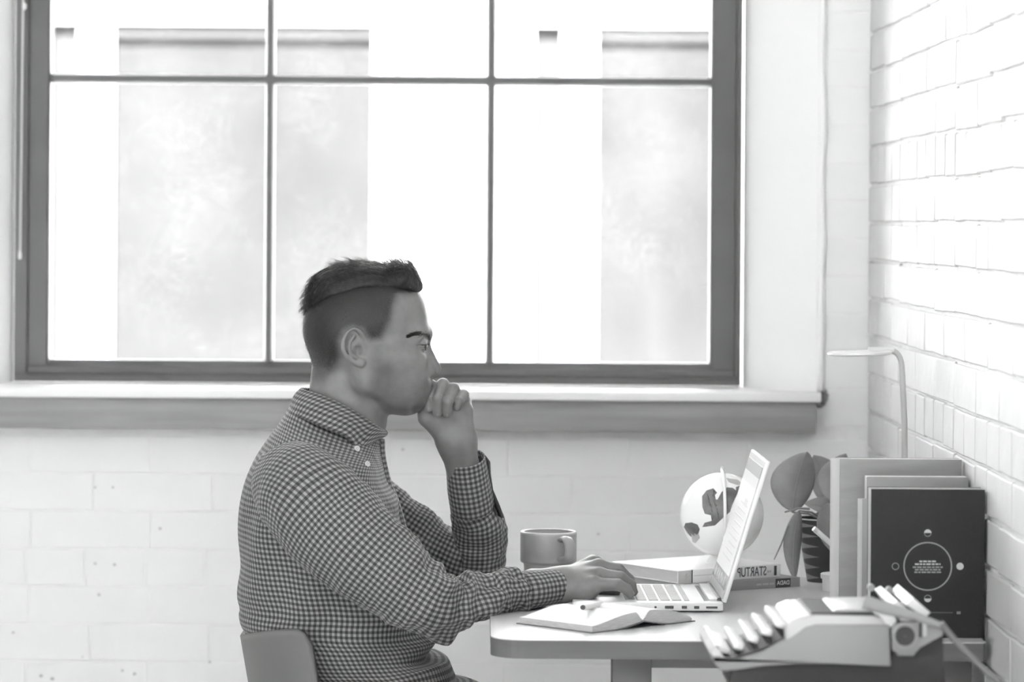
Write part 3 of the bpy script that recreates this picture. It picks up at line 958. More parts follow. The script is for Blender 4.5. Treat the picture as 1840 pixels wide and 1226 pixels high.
for k, (py, hw) in enumerate(((1009, 15), (1014, 23), (1019.5, 27), (1024, 23), (1028.5, 24))):
    x = 1667 - hw
    while x < 1667 + hw - 2:
        ww = min(rr_.uniform(4, 9), 1667 + hw - x)
        (x0, z0), (x1, z1) = cov(x, py + 1.5), cov(x + ww, py - 1.2)
        box('printed_word', (x0, -.0004, z0), (x1, 0, z1), M_PRN if k > 1 else M_PRW, tk)
        x += ww + 1.6
(x0, z0), (x1, z1) = cov(1640, 1101.6), cov(1712, 1100.4)
box('printed_rule', (x0, -.0004, z0), (x1, 0, z1), mat('faint_print', .13, .6, .3), tk)
(x0, z0), (x1, z1) = cov(1719, 1104), cov(1726, 1099)
box('printed_mark', (x0, -.0004, z0), (x1, 0, z1), mat('faint_print2', .2, .6, .3), tk)
# ------------------------------------------------------------------ implicit-surface modelling of the figure
class Field:
    def __init__(self, lo, hi, h):
        self.lo = np.array(lo, float); self.h = h
        n = np.ceil((np.array(hi, float) - self.lo) / h).astype(int) + 1
        self.n = n
        self.F = np.full(n, 1.0, np.float32)
        self.ax = [self.lo[i] + h * np.arange(n[i]) for i in range(3)]
    def _win(self, lo, hi):
        sl, g = [], []
        for i in range(3):
            a = int(max(0, math.floor((lo[i] - self.lo[i]) / self.h)))
            b = int(min(self.n[i], math.ceil((hi[i] - self.lo[i]) / self.h) + 1))
            if b <= a: return None, None
            sl.append(slice(a, b)); g.append(self.ax[i][a:b])
        X_, Y_, Z_ = np.meshgrid(*g, indexing='ij', sparse=True)
        return tuple(sl), (X_.astype(np.float32), Y_.astype(np.float32), Z_.astype(np.float32))
    def _apply(self, sl, d, k, sub):
        f = self.F[sl]
        if sub:
            d = -d
            if k > 0:
                hh = np.clip(.5 - .5 * (d - f) / k, 0, 1)
                self.F[sl] = d * (1 - hh) + f * hh + k * hh * (1 - hh)
            else:
                self.F[sl] = np.maximum(f, d)
        else:
            if k > 0:
                hh = np.clip(.5 + .5 * (d - f) / k, 0, 1)
                self.F[sl] = d * (1 - hh) + f * hh - k * hh * (1 - hh)
            else:
                self.F[sl] = np.minimum(f, d)
    def cone(self, a, b, ra, rb, k=.01, sub=False, sq=1.0):
        """capsule with two radii; sq < 1 flattens it along y"""
        a, b = np.array(a, float), np.array(b, float)
        m = max(ra, rb) + k * 1.5 + 3 * self.h
        sl, g = self._win(np.minimum(a, b) - m, np.maximum(a, b) + m)
        if sl is None: return
        ab = b - a; L2 = max(1e-12, float(ab @ ab))
        pa = [g[i] - np.float32(a[i]) for i in range(3)]
        t = np.clip((pa[0] * ab[0] + pa[1] * ab[1] + pa[2] * ab[2]) / L2, 0, 1)
        dy = (pa[1] - ab[1] * t) / sq
        d = np.sqrt((pa[0] - ab[0] * t) ** 2 + dy ** 2 + (pa[2] - ab[2] * t) ** 2) - (ra + (rb - ra) * t)
        self._apply(sl, d.astype(np.float32), k, sub)
    def ell(self, c, r, k=.01, sub=False, rot=0.0):
        """ellipsoid, optionally turned by rot about y"""
        c, r = np.array(c, float), np.array(r, float)
        m = max(r) + (k * 1.5 if k > 0 else .09) + 3 * self.h
        sl, g = self._win(c - m, c + m)
        if sl is None: return
        x, y, z = [g[i] - np.float32(c[i]) for i in range(3)]
        if rot:
            cr, sr = math.cos(rot), math.sin(rot)
            x, z = x * cr + z * sr, -x * sr + z * cr
        k0 = np.sqrt((x / r[0]) ** 2 + (y / r[1]) ** 2 + (z / r[2]) ** 2)
        k1 = np.sqrt((x / r[0] ** 2) ** 2 + (y / r[1] ** 2) ** 2 + (z / r[2] ** 2) ** 2) + 1e-6
        self._apply(sl, (k0 * (k0 - 1) / k1).astype(np.float32), k, sub)
    def chain(self, pts, k=.006, sub=False, sq=1.0):
        for (a, ra), (b, rb) in zip(pts[:-1], pts[1:]):
            self.cone(a, b, ra, rb, k, sub, sq)
    def mesh(self, smooth=2):
        F = self.F; S = F < 0
        nx, ny, nz = [v - 1 for v in F.shape]
        cnt = np.zeros((nx, ny, nz), np.int8)
        for i in (0, 1):
            for j in (0, 1):
                for k in (0, 1):
                    cnt += S[i:nx + i, j:ny + j, k:nz + k]
        act = np.argwhere((cnt > 0) & (cnt < 8))
        idx = np.full((nx, ny, nz), -1, np.int64)
        idx[act[:, 0], act[:, 1], act[:, 2]] = np.arange(len(act))
        acc = np.zeros((len(act), 3)); num = np.zeros(len(act))
        co = [(i, j, k) for i in (0, 1) for j in (0, 1) for k in (0, 1)]
        val = {c: F[act[:, 0] + c[0], act[:, 1] + c[1], act[:, 2] + c[2]].astype(float) for c in co}
        for c in co:
            for ax in range(3):
                if c[ax] == 0:
                    d = list(c); d[ax] = 1; d = tuple(d)
                    a, b = val[c], val[d]
                    ok = (a < 0) != (b < 0)
                    t = np.where(ok, a / np.where(ok, a - b, 1), 0)
                    p = np.tile(np.array(c, float), (len(act), 1)); p[:, ax] = t
                    acc[ok] += p[ok]; num[ok] += 1
        V = self.lo + self.h * (act + acc / num[:, None])
        quads = []
        for ax in range(3):
            o = [a for a in range(3) if a != ax]
            s0 = [slice(None)] * 3; s1 = [slice(None)] * 3
            s0[ax] = slice(0, -1); s1[ax] = slice(1, None)
            A, B = S[tuple(s0)], S[tuple(s1)]
            e = np.argwhere(A != B)
            ok = (e[:, o[0]] > 0) & (e[:, o[1]] > 0) & (e[:, o[0]] < F.shape[o[0]] - 1) & (e[:, o[1]] < F.shape[o[1]] - 1)
            e = e[ok]
            def cell(d0, d1):
                q = e.copy(); q[:, o[0]] -= d0; q[:, o[1]] -= d1
                return idx[q[:, 0], q[:, 1], q[:, 2]]
            q = np.stack([cell(1, 1), cell(0, 1), cell(0, 0), cell(1, 0)], 1)
            inside = A[e[:, 0], e[:, 1], e[:, 2]]
            flip = inside if ax != 1 else ~inside
            q[~flip] = q[~flip][:, ::-1]
            quads.append(q)
        Q = np.concatenate(quads)
        Q = Q[(Q >= 0).all(1)]
        if smooth:
            E = np.concatenate([Q[:, [0, 1]], Q[:, [1, 2]], Q[:, [2, 3]], Q[:, [3, 0]]])
            deg = np.bincount(E.ravel(), minlength=len(V)).astype(float)
            for it in range(smooth):
                acc = np.zeros_like(V)
                for c in range(3):
                    acc[:, c] = np.bincount(E[:, 0], V[E[:, 1], c], len(V)) + np.bincount(E[:, 1], V[E[:, 0], c], len(V))
                V = V + .5 * (acc / np.maximum(deg, 1)[:, None] - V)
        return V, Q

def raw_mesh(name, V, Q):
    me = bpy.data.meshes.new(name)
    me.vertices.add(len(V)); me.vertices.foreach_set('co', np.asarray(V, np.float32).ravel())
    me.loops.add(Q.size); me.loops.foreach_set('vertex_index', np.asarray(Q, np.int32).ravel())
    me.polygons.add(len(Q))
    me.polygons.foreach_set('loop_start', np.arange(0, Q.size, Q.shape[1], dtype=np.int32))
    me.polygons.foreach_set('loop_total', np.full(len(Q), Q.shape[1], np.int32))
    me.polygons.foreach_set('use_smooth', np.ones(len(Q), bool))
    me.update(calc_edges=True); me.validate()
    return me

D0 = 5.03
def H(px, py, dy=0.0):
    p = P(px, py, D0)
    return np.array((p.x, p.y + dy, p.z))
def A3(px, py, D):
    return np.array(P(px, py, D))

# ---- head and neck
hf = Field(H(500, 905, -.150), H(815, 465, .150), .0014)
f = hf
f.ell(H(652, 576), (.0815, .0745, .0770), 0)
f.ell(H(620, 598), (.0580, .0660, .0600), .03)
f.ell(H(700, 568), (.0535, .0610, .0600), .03)
f.ell(H(703, 640), (.0500, .0540, .0800), .03)
for s in (-1, 1):
    f.cone(H(662, 678, s * .050), H(726, 711, s * .018), .0165, .0190, .03)
    f.cone(H(663, 640, s * .058), H(662, 684, s * .052), .016, .0150, .022)
    f.cone(H(698, 640, s * .053), H(738, 650, s * .034), .0160, .0165, .022)
    f.cone(H(735, 652, s * .030), H(738, 700, s * .024), .018, .017, .03)
f.ell(H(739, 716), (.0190, .0200, .0185), .018)
f.cone(H(725, 717), H(690, 714), .0150, .0190, .02)
f.cone(H(626, 655), H(615, 790), .0540, .0585, .014, sq=.88)
for s in (-1, 1):
    f.cone(H(648, 668, s * .046), H(672, 775, s * .014), .0090, .0085, .014)
    f.cone(H(606, 800, s * .025), H(575, 850, s * .08), .032, .026, .03)
f.ell(H(681, 760), (.010, .012, .014), .015)
# brow, sockets, lids
for s in (-1, 1):
    f.cone(H(764, 600, s * .006), H(747, 601, s * .043), .0085, .0105, .014)
    f.ell(H(772, 619, s * .032), (.0140, .0170, .0110), .010, True)
    f.ell(H(752.5, 619.0, s * .0315), (.0139, .0142, .0120), .004)
    f.cone(H(766, 611.5, s * .022), H(744, 613, s * .044), .0030, .0030, .004)
    f.ell(H(756.0, 620.2, s * .0365), (.0130, .0125, .0027), .0010, True, rot=-.16)
# muzzle and lips
f.ell(H(750, 694), (.0190, .0260, .0230), .02)
f.cone(H(768, 690, 0), H(752, 696, -.021), .0058, .0042, .006); f.cone(H(768, 690, 0), H(752, 696, .021), .0058, .0042, .006)
f.cone(H(766, 703, 0), H(751, 701, -.019), .0062, .0042, .006); f.cone(H(766, 703, 0), H(751, 701, .019), .0062, .0042, .006)
f.cone(H(776, 696.5, 0), H(747, 696.5, -.027), .0016, .0012, .002, True); f.cone(H(776, 696.5, 0), H(747, 696.5, .027), .0016, .0012, .002, True)
# nose
f.cone(H(763.5, 617), H(780.5, 655), .0058, .0070, .009)
f.ell(H(782.5, 664.0), (.0085, .0086, .0086), .006)
for s in (-1, 1):
    f.cone(H(759, 640, s * .006), H(771, 660, s * .0085), .0068, .0062, .008)
    f.ell(H(769.5, 666, s * .0135), (.0100, .0056, .0080), .0030)
    f.cone(H(757, 659, s * .0190), H(758.5, 673, s * .0180), .0016, .0018, .003, True)
    f.ell(H(778.0, 674.8, s * .0070), (.0062, .0034, .0034), .0015, True)
    f.cone(H(757, 672, s * .022), H(749, 690, s * .029), .0012, .0010, .006, True)
f.cone(H(783, 670), H(768, 679), .0038, .0058, .005)
# ears
for s in (-1, 1):
    def E(px, py, dy): return H(px, py, s * dy)
    f.ell(E(640, 620, .0715), (.0150, .0080, .0255), .006, rot=-.15)
    rim = [(655.5, 607, .073), (652, 596, .079), (642, 589.5, .083), (630, 594, .0865), (621.5, 607, .0885), (621, 622, .0885), (626, 635, .0865), (635, 645, .083), (644, 651, .080)]
    f.chain([(E(*q), .0031) for q in catmull(rim, 4)], .0020)
    f.ell(E(650, 648.5, .0775), (.0078, .0040, .0072), .004)
    f.ell(E(637, 612, .0855), (.0110, .0080, .0185), .0025, True, rot=-.15)
    f.ell(E(646.5, 626, .0835), (.0085, .0120, .0100), .0025, True)
    anti = catmull([(640, 600, .0785), (632.5, 611, .0825), (631, 624, .0835), (635, 634, .0825), (643, 640, .0800)], 4)
    f.chain([(E(*q), .0025) for q in anti], .0022)
    f.cone(E(657, 623, .071), E(656, 632, .0725), .0040, .0046, .003)
    f.cone(E(656, 606, .073), E(647, 617, .0745), .0028, .0022, .002)
hv, hq = f.mesh(2)

# ---- resting fist of the far arm
ff = Field(A3(735, 955, 4.98), A3(905, 660, 5.19), .0013)
f = ff
wr = A3(820, 792, 5.078)
mcp = [A3(771, 716, 5.080), A3(791, 706, 5.088), A3(812, 709, 5.090), A3(832, 722, 5.084)]
for m_ in mcp:
    f.cone(wr, m_, .0215, .0125, .012)
f.ell(A3(802, 742, 5.062), (.030, .018, .032), .012)
f.cone(A3(803, 783, 5.062), A3(768, 750, 5.046), .0175, .0135, .014)
f.cone(A3(829, 786, 5.066), A3(833, 738, 5.066), .0170, .0135, .014)
f.cone(A3(768, 750, 5.046), A3(760, 722, 5.046), .0125, .0105, .008)
f.cone(A3(760, 722, 5.046), A3(764, 700, 5.056), .0100, .0088, .006)
FING = [
    (mcp[0], A3(774, 693, 5.044), A3(770, 714, 5.022), A3(769.5, 733, 5.024), .0086, .0078, .0070),
    (mcp[1], A3(796, 691, 5.046), A3(786, 716, 5.018), A3(785.5, 742, 5.027), .0090, .0080, .0070),
    (mcp[2], A3(815, 699, 5.048), A3(805, 722, 5.020), A3(803, 742, 5.029), .0086, .0077, .0068),
    (mcp[3], A3(833, 710, 5.050), A3(824.5, 722, 5.027), A3(822, 731, 5.030), .0078, .0070, .0064)]
for a, b, c, d, r0, r1, r2 in FING:
    g = Field.cone
    f.cone(a, b, .0115, r0 * 1.08, .004)
    f.cone(b, c, r0, r1, .0022)
    f.cone(c, d, r1, r2, .0022)
f.cone(wr, A3(846, 900, 5.118), .0255, .0280, .02)
fv, fq = f.mesh(2)

# ---- typing hand of the near arm
tf = Field(A3(905, 1115, 4.80), A3(1160, 980, 5.02), .0013)
f = tf
wt = A3(1006, 1051, 4.925)
tm = [A3(1066, 1051, 4.893), A3(1076, 1034, 4.912), A3(1076, 1019, 4.938), A3(1066, 1012, 4.963)]
for m_, r_ in zip(tm, (.0125, .0125, .0125, .0120)):
    f.cone(wt, m_, .0190, r_, .010)
f.ell(A3(1040, 1045, 4.93), (.032, .030, .016), .012)
f.cone(A3(1016, 1060, 4.908), A3(1058, 1062, 4.896), .0175, .0130, .012)
f.cone(A3(960, 1057, 4.92), wt, .0290, .0235, .015)
TF = [
    (tm[0], A3(1110, 1051, 4.884), A3(1126, 1059, 4.884), A3(1132, 1068, 4.884), .0088, .0076, .0064),
    (tm[1], A3(1115, 1038, 4.904), A3(1133, 1051, 4.908), A3(1138, 1064, 4.910), .0090, .0080, .0068),
    (tm[2], A3(1111, 1024, 4.934), A3(1130, 1042, 4.940), A3(1135, 1060, 4.944), .0092, .0082, .0070),
    (tm[3], A3(1099, 1022, 4.966), A3(1114, 1042, 4.973), A3(1118, 1058, 4.976), .0090, .0080, .0068)]
for a, b, c, d, r0, r1, r2 in TF:
    f.cone(a, b, .0108, r0, .004)
    f.cone(b, c, r0, r1, .0022)
    f.cone(c, d, r1, r2, .0022)
f.cone(A3(1030, 1050, 4.958), A3(1076, 1060, 4.966), .0150, .0110, .010)
f.cone(A3(1076, 1060, 4.966), A3(1106, 1064, 4.952), .0100, .0078, .004)
# tendons over the back of the hand
f.cone(A3(1020, 1026, 4.945), A3(1066, 1004, 4.955), .0022, .0030, .006)
f.cone(A3(1030, 1031, 4.925), A3(1074, 1011, 4.934), .0020, .0028, .006)
tv, tq = f.mesh(2)

# ---- trunk, arms and legs under the clothes
bf_ = Field(np.array((-.50, 4.60, -.05)), np.array((.30, 5.45, 1.15)), .009)
f = bf_
f.ell(H(578, 930), (.092, .138, .128), 0)
f.ell(H(590, 1060), (.110, .125, .150), .06)
f.ell(H(600, 1250), (.125, .145, .130), .06)
f.cone(H(616, 760), H(590, 850), .052, .06, .05)
f.cone(A3(560, 870, 4.90), A3(750, 1080, 4.80), .042, .034, .03); f.cone(A3(750, 1080, 4.80), A3(860, 1078, 4.842), .034, .028, .02); f.cone(A3(860, 1078, 4.842), A3(975, 1058, 4.915), .028, .023, .02)
f.cone(A3(590, 880, 5.19), A3(852, 1014, 5.180), .038, .030, .03); f.cone(A3(852, 1014, 5.180), A3(846, 890, 5.117), .030, .025, .02)
for D_, kx in ((4.93, 1000), (5.14, 1010)):
    f.cone(A3(600, 1330, D_), A3(kx, 1330, D_), .072, .050, .04)
    f.cone(A3(kx, 1330, D_), A3(kx - 10, 1860, D_), .050, .035, .02)
bv_, bq_ = f.mesh(3)

def united(parts):
    """join closed surfaces into one continuous skin"""
    obs = []
    for k, (v, q) in enumerate(parts):
        obs.append(link('piece', raw_mesh('piece', v, q)))
    for o in obs[1:]:
        md = obs[0].modifiers.new('union', 'BOOLEAN'); md.operation = 'UNION'; md.object = o
        try: md.solver = 'MANIFOLD'
        except TypeError: md.solver = 'EXACT'
    bpy.context.view_layer.update()
    me = bpy.data.meshes.new_from_object(obs[0].evaluated_get(bpy.context.evaluated_depsgraph_get()))
    for o in obs:
        d = o.data; bpy.data.objects.remove(o); bpy.data.meshes.remove(d)
    return me
me = united([(bv_, bq_), (hv, hq), (fv, fq), (tv, tq)])
me.name = 'person'
me.materials.clear()
V = np.empty(len(me.vertices) * 3); me.vertices.foreach_get('co', V); V = V.reshape(-1, 3)
me.polygons.foreach_set('use_smooth', np.ones(len(me.polygons), bool))
print('BODY', len(V), len(hv) + len(fv) + len(tv) + len(bv_))

# ---- where hair grows on the scalp and the shaven face (seen from the side)
def px_of(V):
    dx = V[:, 0] / D0 * FPX; dy = (CAM_Z - V[:, 2]) / D0 * FPX
    c, s = math.cos(ROLL), math.sin(ROLL)
    return VX + dx * c - dy * s, VY + dx * s + dy * c
def poly_sd(px, py, poly):
    n = len(poly); d = np.full(px.shape, 1e9); ins = np.zeros(px.shape, bool)
    for i in range(n):
        (x0, y0), (x1, y1) = poly[i], poly[(i + 1) % n]
        ex, ey = x1 - x0, y1 - y0
        t = np.clip(((px - x0) * ex + (py - y0) * ey) / (ex * ex + ey * ey), 0, 1)
        d = np.minimum(d, np.hypot(px - x0 - t * ex, py - y0 - t * ey))
        c = ((y0 > py) != (y1 > py)) & (px < (x1 - x0) * (py - y0) / (y1 - y0 + 1e-9) + x0)
        ins ^= c
    return np.where(ins, d, -d)
HAIR = [(770, 440), (765, 528), (742, 528), (720, 530), (712, 548), (706, 575), (699, 592), (690, 611), (668, 613), (661, 606), (652, 592), (638, 588), (624, 594), (616, 610), (617, 640), (604, 668), (588, 690), (540, 700), (520, 600), (530, 440)]
BEARD = [(690, 606), (668, 615), (662, 660), (672, 700), (700, 745), (760, 760), (790, 720), (786, 682), (762, 682), (748, 690), (735, 690), (712, 672), (700, 640)]
sm = lambda x, a, b: (lambda t: t * t * (3 - 2 * t))(np.clip((x - a) / (b - a), 0, 1))
def density(V):
    px, py = px_of(V)
    d = sm(poly_sd(px, py, HAIR), -9, 15) * np.interp(py, [525, 560, 600, 640, 670, 700], [1.0, 1.0, .90, .78, .52, .1])
    d *= np.interp(px, [660, 712], [1.0, .82]) * (py > 525) + (py <= 525)
    ear = (np.abs(V[:, 1] - D0) > .066) & (((px - 640) / 22.5) ** 2 + ((py - 621) / 35) ** 2 < 1)
    d[ear] = 0
    d = np.maximum(d, sm(poly_sd(px, py, BEARD), -14, 16) * .24)
    ijk = [np.round((V[:, c] - hf.lo[c]) / hf.h).astype(int) for c in range(3)]
    on_head = np.ones(len(V), bool)
    for c in range(3): on_head &= (ijk[c] >= 0) & (ijk[c] < hf.n[c])
    ijk = [np.clip(ijk[c], 0, hf.n[c] - 1) for c in range(3)]
    on_head &= np.abs(hf.F[ijk[0], ijk[1], ijk[2]]) < .0022
    d[~on_head] = 0
    return d
px, py = px_of(V)
hd_ = density(hv)
at_ = me.attributes.new('hair_density', 'FLOAT', 'POINT'); at_.data.foreach_set('value', density(V).astype(np.float32))

def skin_mat():
    m = bpy.data.materials.new('skin'); m.use_nodes = True
    nt = m.node_tree; b = nt.nodes['Principled BSDF']
    b.inputs['Roughness'].default_value = .46; b.inputs['Specular IOR Level'].default_value = .4
    b.inputs['Subsurface Weight'].default_value = .12; b.inputs['Subsurface Radius'].default_value = (.004, .004, .004); b.inputs['Subsurface Scale'].default_value = 1
    at = nt.nodes.new('ShaderNodeAttribute'); at.attribute_name = 'hair_density'
    tc = nt.nodes.new('ShaderNodeTexCoord')
    n = nt.nodes.new('ShaderNodeTexNoise'); n.inputs['Scale'].default_value = 900; n.inputs['Detail'].default_value = 2
    n2 = nt.nodes.new('ShaderNodeTexNoise'); n2.inputs['Scale'].default_value = 60; n2.inputs['Detail'].default_value = 4
    nt.links.new(tc.outputs['Object'], n.inputs['Vector']); nt.links.new(tc.outputs['Object'], n2.inputs['Vector'])
    # short hairs: speckle that closes up as the density rises
    mu = nt.nodes.new('ShaderNodeMath'); mu.operation = 'MULTIPLY_ADD'; mu.inputs[1].default_value = 1.15
    nt.links.new(at.outputs['Fac'], mu.inputs[0])
    sb = nt.nodes.new('ShaderNodeMapRange'); sb.inputs['From Min'].default_value = .3; sb.inputs['From Max'].default_value = .7; sb.inputs['To Min'].default_value = -.16; sb.inputs['To Max'].default_value = .16
    nt.links.new(n.outputs['Fac'], sb.inputs['Value'])
    gate = nt.nodes.new('ShaderNodeMath'); gate.operation = 'MULTIPLY'
    nt.links.new(sb.outputs[0], gate.inputs[0]); nt.links.new(at.outputs['Fac'], gate.inputs[1])
    nt.links.new(gate.outputs[0], mu.inputs[2])
    sk = nt.nodes.new('ShaderNodeMapRange'); sk.inputs['From Min'].default_value = .3; sk.inputs['From Max'].default_value = .7; sk.inputs['To Min'].default_value = .175; sk.inputs['To Max'].default_value = .21
    nt.links.new(n2.outputs['Fac'], sk.inputs['Value'])
    mx = nt.nodes.new('ShaderNodeMix'); mx.data_type = 'FLOAT'; mx.clamp_factor = True
    nt.links.new(mu.outputs[0], mx.inputs[0]); nt.links.new(sk.outputs[0], mx.inputs[2]); mx.inputs[3].default_value = .022
    nt.links.new(mx.outputs[0], b.inputs['Base Color'])
    bp = nt.nodes.new('ShaderNodeBump'); bp.inputs['Strength'].default_value = .12; bp.inputs['Distance'].default_value = .001
    nt.links.new(n.outputs['Fac'], bp.inputs['Height']); nt.links.new(bp.outputs[0], b.inputs['Normal'])
    return m
M_SKIN = skin_mat()
person = link('person', me, M_SKIN)
tag(person, 'man in a checked shirt sitting at the desk, fist at his mouth, typing', 'person')

# ---- eyes
M_EYEW = mat('eye_white', .24, .15, .6); M_IRIS = mat('iris', .04, .1, .6)
for s in (-1, 1):
    bm = bmesh.new(); bmesh.ops.create_uvsphere(bm, u_segments=32, v_segments=20, radius=.0122)
    c = H(752.5, 619.0, s * .0315)
    for v in bm.verts: v.co += Vector(c)
    ey = bm_obj('eye', bm, M_EYEW, person, smooth=True)
    bm = bmesh.new(); bmesh.ops.create_uvsphere(bm, u_segments=24, v_segments=16, radius=.0068)
    for v in bm.verts: v.co = Vector((v.co.x * .45, v.co.y, v.co.z)) + Vector(c) + Vector((.0102, s * .0010, -.0016))
    bm_obj('iris', bm, M_IRIS, ey, smooth=True)

# ---- hair
M_HAIR = mat('dark_hair', .024, .5, .25, var=.35, vscale=160)
hr = Field(H(530, 660, -.1), H(775, 455, .1), .0018)
f = hr
f.ell(H(655, 521), (.0825, .0610, .0420), 0)
f.ell(H(622, 560), (.0610, .0655, .0640), .015)
f.ell(H(722, 501), (.0260, .0540, .0235), .012)
f.ell(H(742, 515), (.0125, .0450, .0130), .010)
# cut away everything below the parting line
Xg, Yg, Zg = np.meshgrid(*f.ax, indexing='ij', sparse=True)
gx = VX + Xg / D0 * FPX; gy = VY + (CAM_Z - Zg) / D0 * FPX
line = np.interp(gx.ravel(), [530, 560, 600, 650, 700, 722, 745, 760], [575, 560, 535, 520, 521, 524, 528, 532]).reshape(gx.shape)
cut = ((gy - line) * D0 / FPX).astype(np.float32)
kk = .012
hh = np.clip(.5 - .5 * (cut - f.F) / kk, 0, 1)
f.F = (cut * (1 - hh) + f.F * hh + kk * hh * (1 - hh)).astype(np.float32)
cv, cq = f.mesh(2)
# ruffle the cap, then comb strands over it
rng = np.random.default_rng(5)
cen = H(655, 545)
for i in range(len(cv)):
    p = Vector(cv[i])
    nrm = (cv[i] - cen); nrm /= np.linalg.norm(nrm)
    cv[i] += nrm * (.0022 * mnoise.noise(Vector((p.x * 60, p.y * 260, p.z * 60))) + .0018 * mnoise.noise(p * 45))
tris_v, tris_q = [cv], [cq]
off = len(cv)
def strand(p0, dirs, L, w0, lift):
    global off
    n = len(dirs)
    pts = [p0]
    for d in dirs: pts.append(pts[-1] + d * (L / n))
    ring = []
    for i, p in enumerate(pts):
        t = dirs[min(i, n - 1)]
        a = np.cross(t, (.3, .9, .2)); a /= np.linalg.norm(a) + 1e-9
        b = np.cross(t, a)
        w_ = w0 * (1 - .85 * i / n)
        ring.append([p + w_ * a, p + w_ * (-.5 * a + .87 * b), p + w_ * (-.5 * a - .87 * b)])
    vv = np.array(ring).reshape(-1, 3)
    qq = []
    for i in range(n):
        for k in range(3):
            qq.append((off + 3 * i + k, off + 3 * i + (k + 1) % 3, off + 3 * i + 3 + (k + 1) % 3, off + 3 * i + 3 + k))
    tris_v.append(vv); tris_q.append(np.array(qq)); off += len(vv)
cpx, cpy = px_of(cv)
pick = rng.choice(len(cv), 5200, replace=True)
for i in pick:
    p = cv[i]; nrm = p - cen; nrm /= np.linalg.norm(nrm)
    x = cpx[i]
    if nrm[2] < -.2: continue
    j = rng.normal(0, .16, 3)
    front = np.clip((x - 690) / 60, 0, 1)
    d0 = np.array((-.75 + .55 * front, .0, .35 + .65 * front)) + j
    d1 = np.array((-.95, 0, .10 - .1 * front)) + j
    if x < 600:
        d0 = np.array((-.7, 0, -.25)) + j; d1 = np.array((-.45, 0, -.8)) + j
    side = abs(nrm[1]) > .75
    if side: d0 = d0 * .8 + np.array((-.2, 0, -.25)); 
    dirs = []
    for t in (0, .33, .66, 1):
        d = d0 * (1 - t) + d1 * t
        d = d - nrm * min(0, float(d @ nrm)) * .9
        d = d + nrm * (.10 if t < .5 else -.05)
        dirs.append(d / np.linalg.norm(d))
    strand(p - nrm * .002, dirs, rng.uniform(.012, .022) * (1 if not side else .7), .00034, 0)
# clipped sides and nape
sidx = np.where(hd_ > .40)[0]
pick = rng.choice(sidx, 6500)
for i in pick:
    if rng.random() > hd_[i] ** 1.5: continue
    p = hv[i]; nrm = p - H(650, 600); nrm /= np.linalg.norm(nrm)
    d = np.array((-.55, 0, -.75)) + rng.normal(0, .25, 3)
    d = d - nrm * float(d @ nrm) + nrm * .35; d /= np.linalg.norm(d)
    strand(p, [d, d], rng.uniform(.0025, .0045), .00015, 0)
hme = raw_mesh('hair', np.concatenate(tris_v), np.concatenate(tris_q))
hair = link('hair', hme, M_HAIR, person)
hair['label'] = 'short dark hair swept back on top with clipped sides'

# eyebrows: short hairs laid on the skin along the brow ridge
def surf_y(px, py, s):
    p = H(px, py); fi, fk = (p[0] - hf.lo[0]) / hf.h, (p[2] - hf.lo[2]) / hf.h
    i, k = int(fi), int(fk); a, b = fi - i, fk - k
    col = (hf.F[i, :, k] * (1 - a) + hf.F[i + 1, :, k] * a) * (1 - b) + (hf.F[i, :, k + 1] * (1 - a) + hf.F[i + 1, :, k + 1] * a) * b
    neg = np.where(col < 0)[0]
    if len(neg) == 0: return None
    e = neg[0] if s < 0 else neg[-1]
    o = e - 1 if s < 0 else e + 1
    t = col[e] / (col[e] - col[o])
    return hf.ax[1][e] + (hf.ax[1][o] - hf.ax[1][e]) * t
for s in (-1, 1):
    tris_v, tris_q, off = [], [], 0
    path = catmull([(773, 607.5), (767, 602), (758, 598), (748, 597.5), (737, 602)], 10)
    for k in range(560):
        t = rng.uniform(0, 1); q = path[int(t * (len(path) - 1))]
        qx, qy = q[0] + rng.normal(0, .8), q[1] + rng.normal(0, 2.8 * (1 - .55 * t))
        y_ = surf_y(qx, qy, s)
        if y_ is None: continue
        p = H(qx, qy); p[1] = y_ + s * .0004
        d = np.array((-.75, s * .35, .30 - .5 * t)) + rng.normal(0, .15, 3); d /= np.linalg.norm(d)
        strand(p, [d, d], .0075, .00036, 0)
    bme = raw_mesh('eyebrow', np.concatenate(tris_v), np.concatenate(tris_q))
    eb = link('eyebrow', bme, M_HAIR, person)

# eyelashes
for s in (-1, 1):
    tris_v, tris_q, off = [], [], 0
    for k in range(44):
        a = math.radians(rng.uniform(-25, 105))           # 0 = straight ahead, 90 = outwards
        c = H(752.5, 619.0, s * .0315)
        p = c + np.array((math.cos(a) * .0128, s * math.sin(a) * .0128, .0020 - .0012 * math.sin(a)))
        d = np.array((math.cos(a), s * math.sin(a), -.35)) + rng.normal(0, .15, 3); d /= np.linalg.norm(d)
        strand(p, [d, d], .0040, .00024, 0)
    link('eyelashes', raw_mesh('eyelashes', np.concatenate(tris_v), np.concatenate(tris_q)), M_HAIR, person)['kind'] = 'stuff'

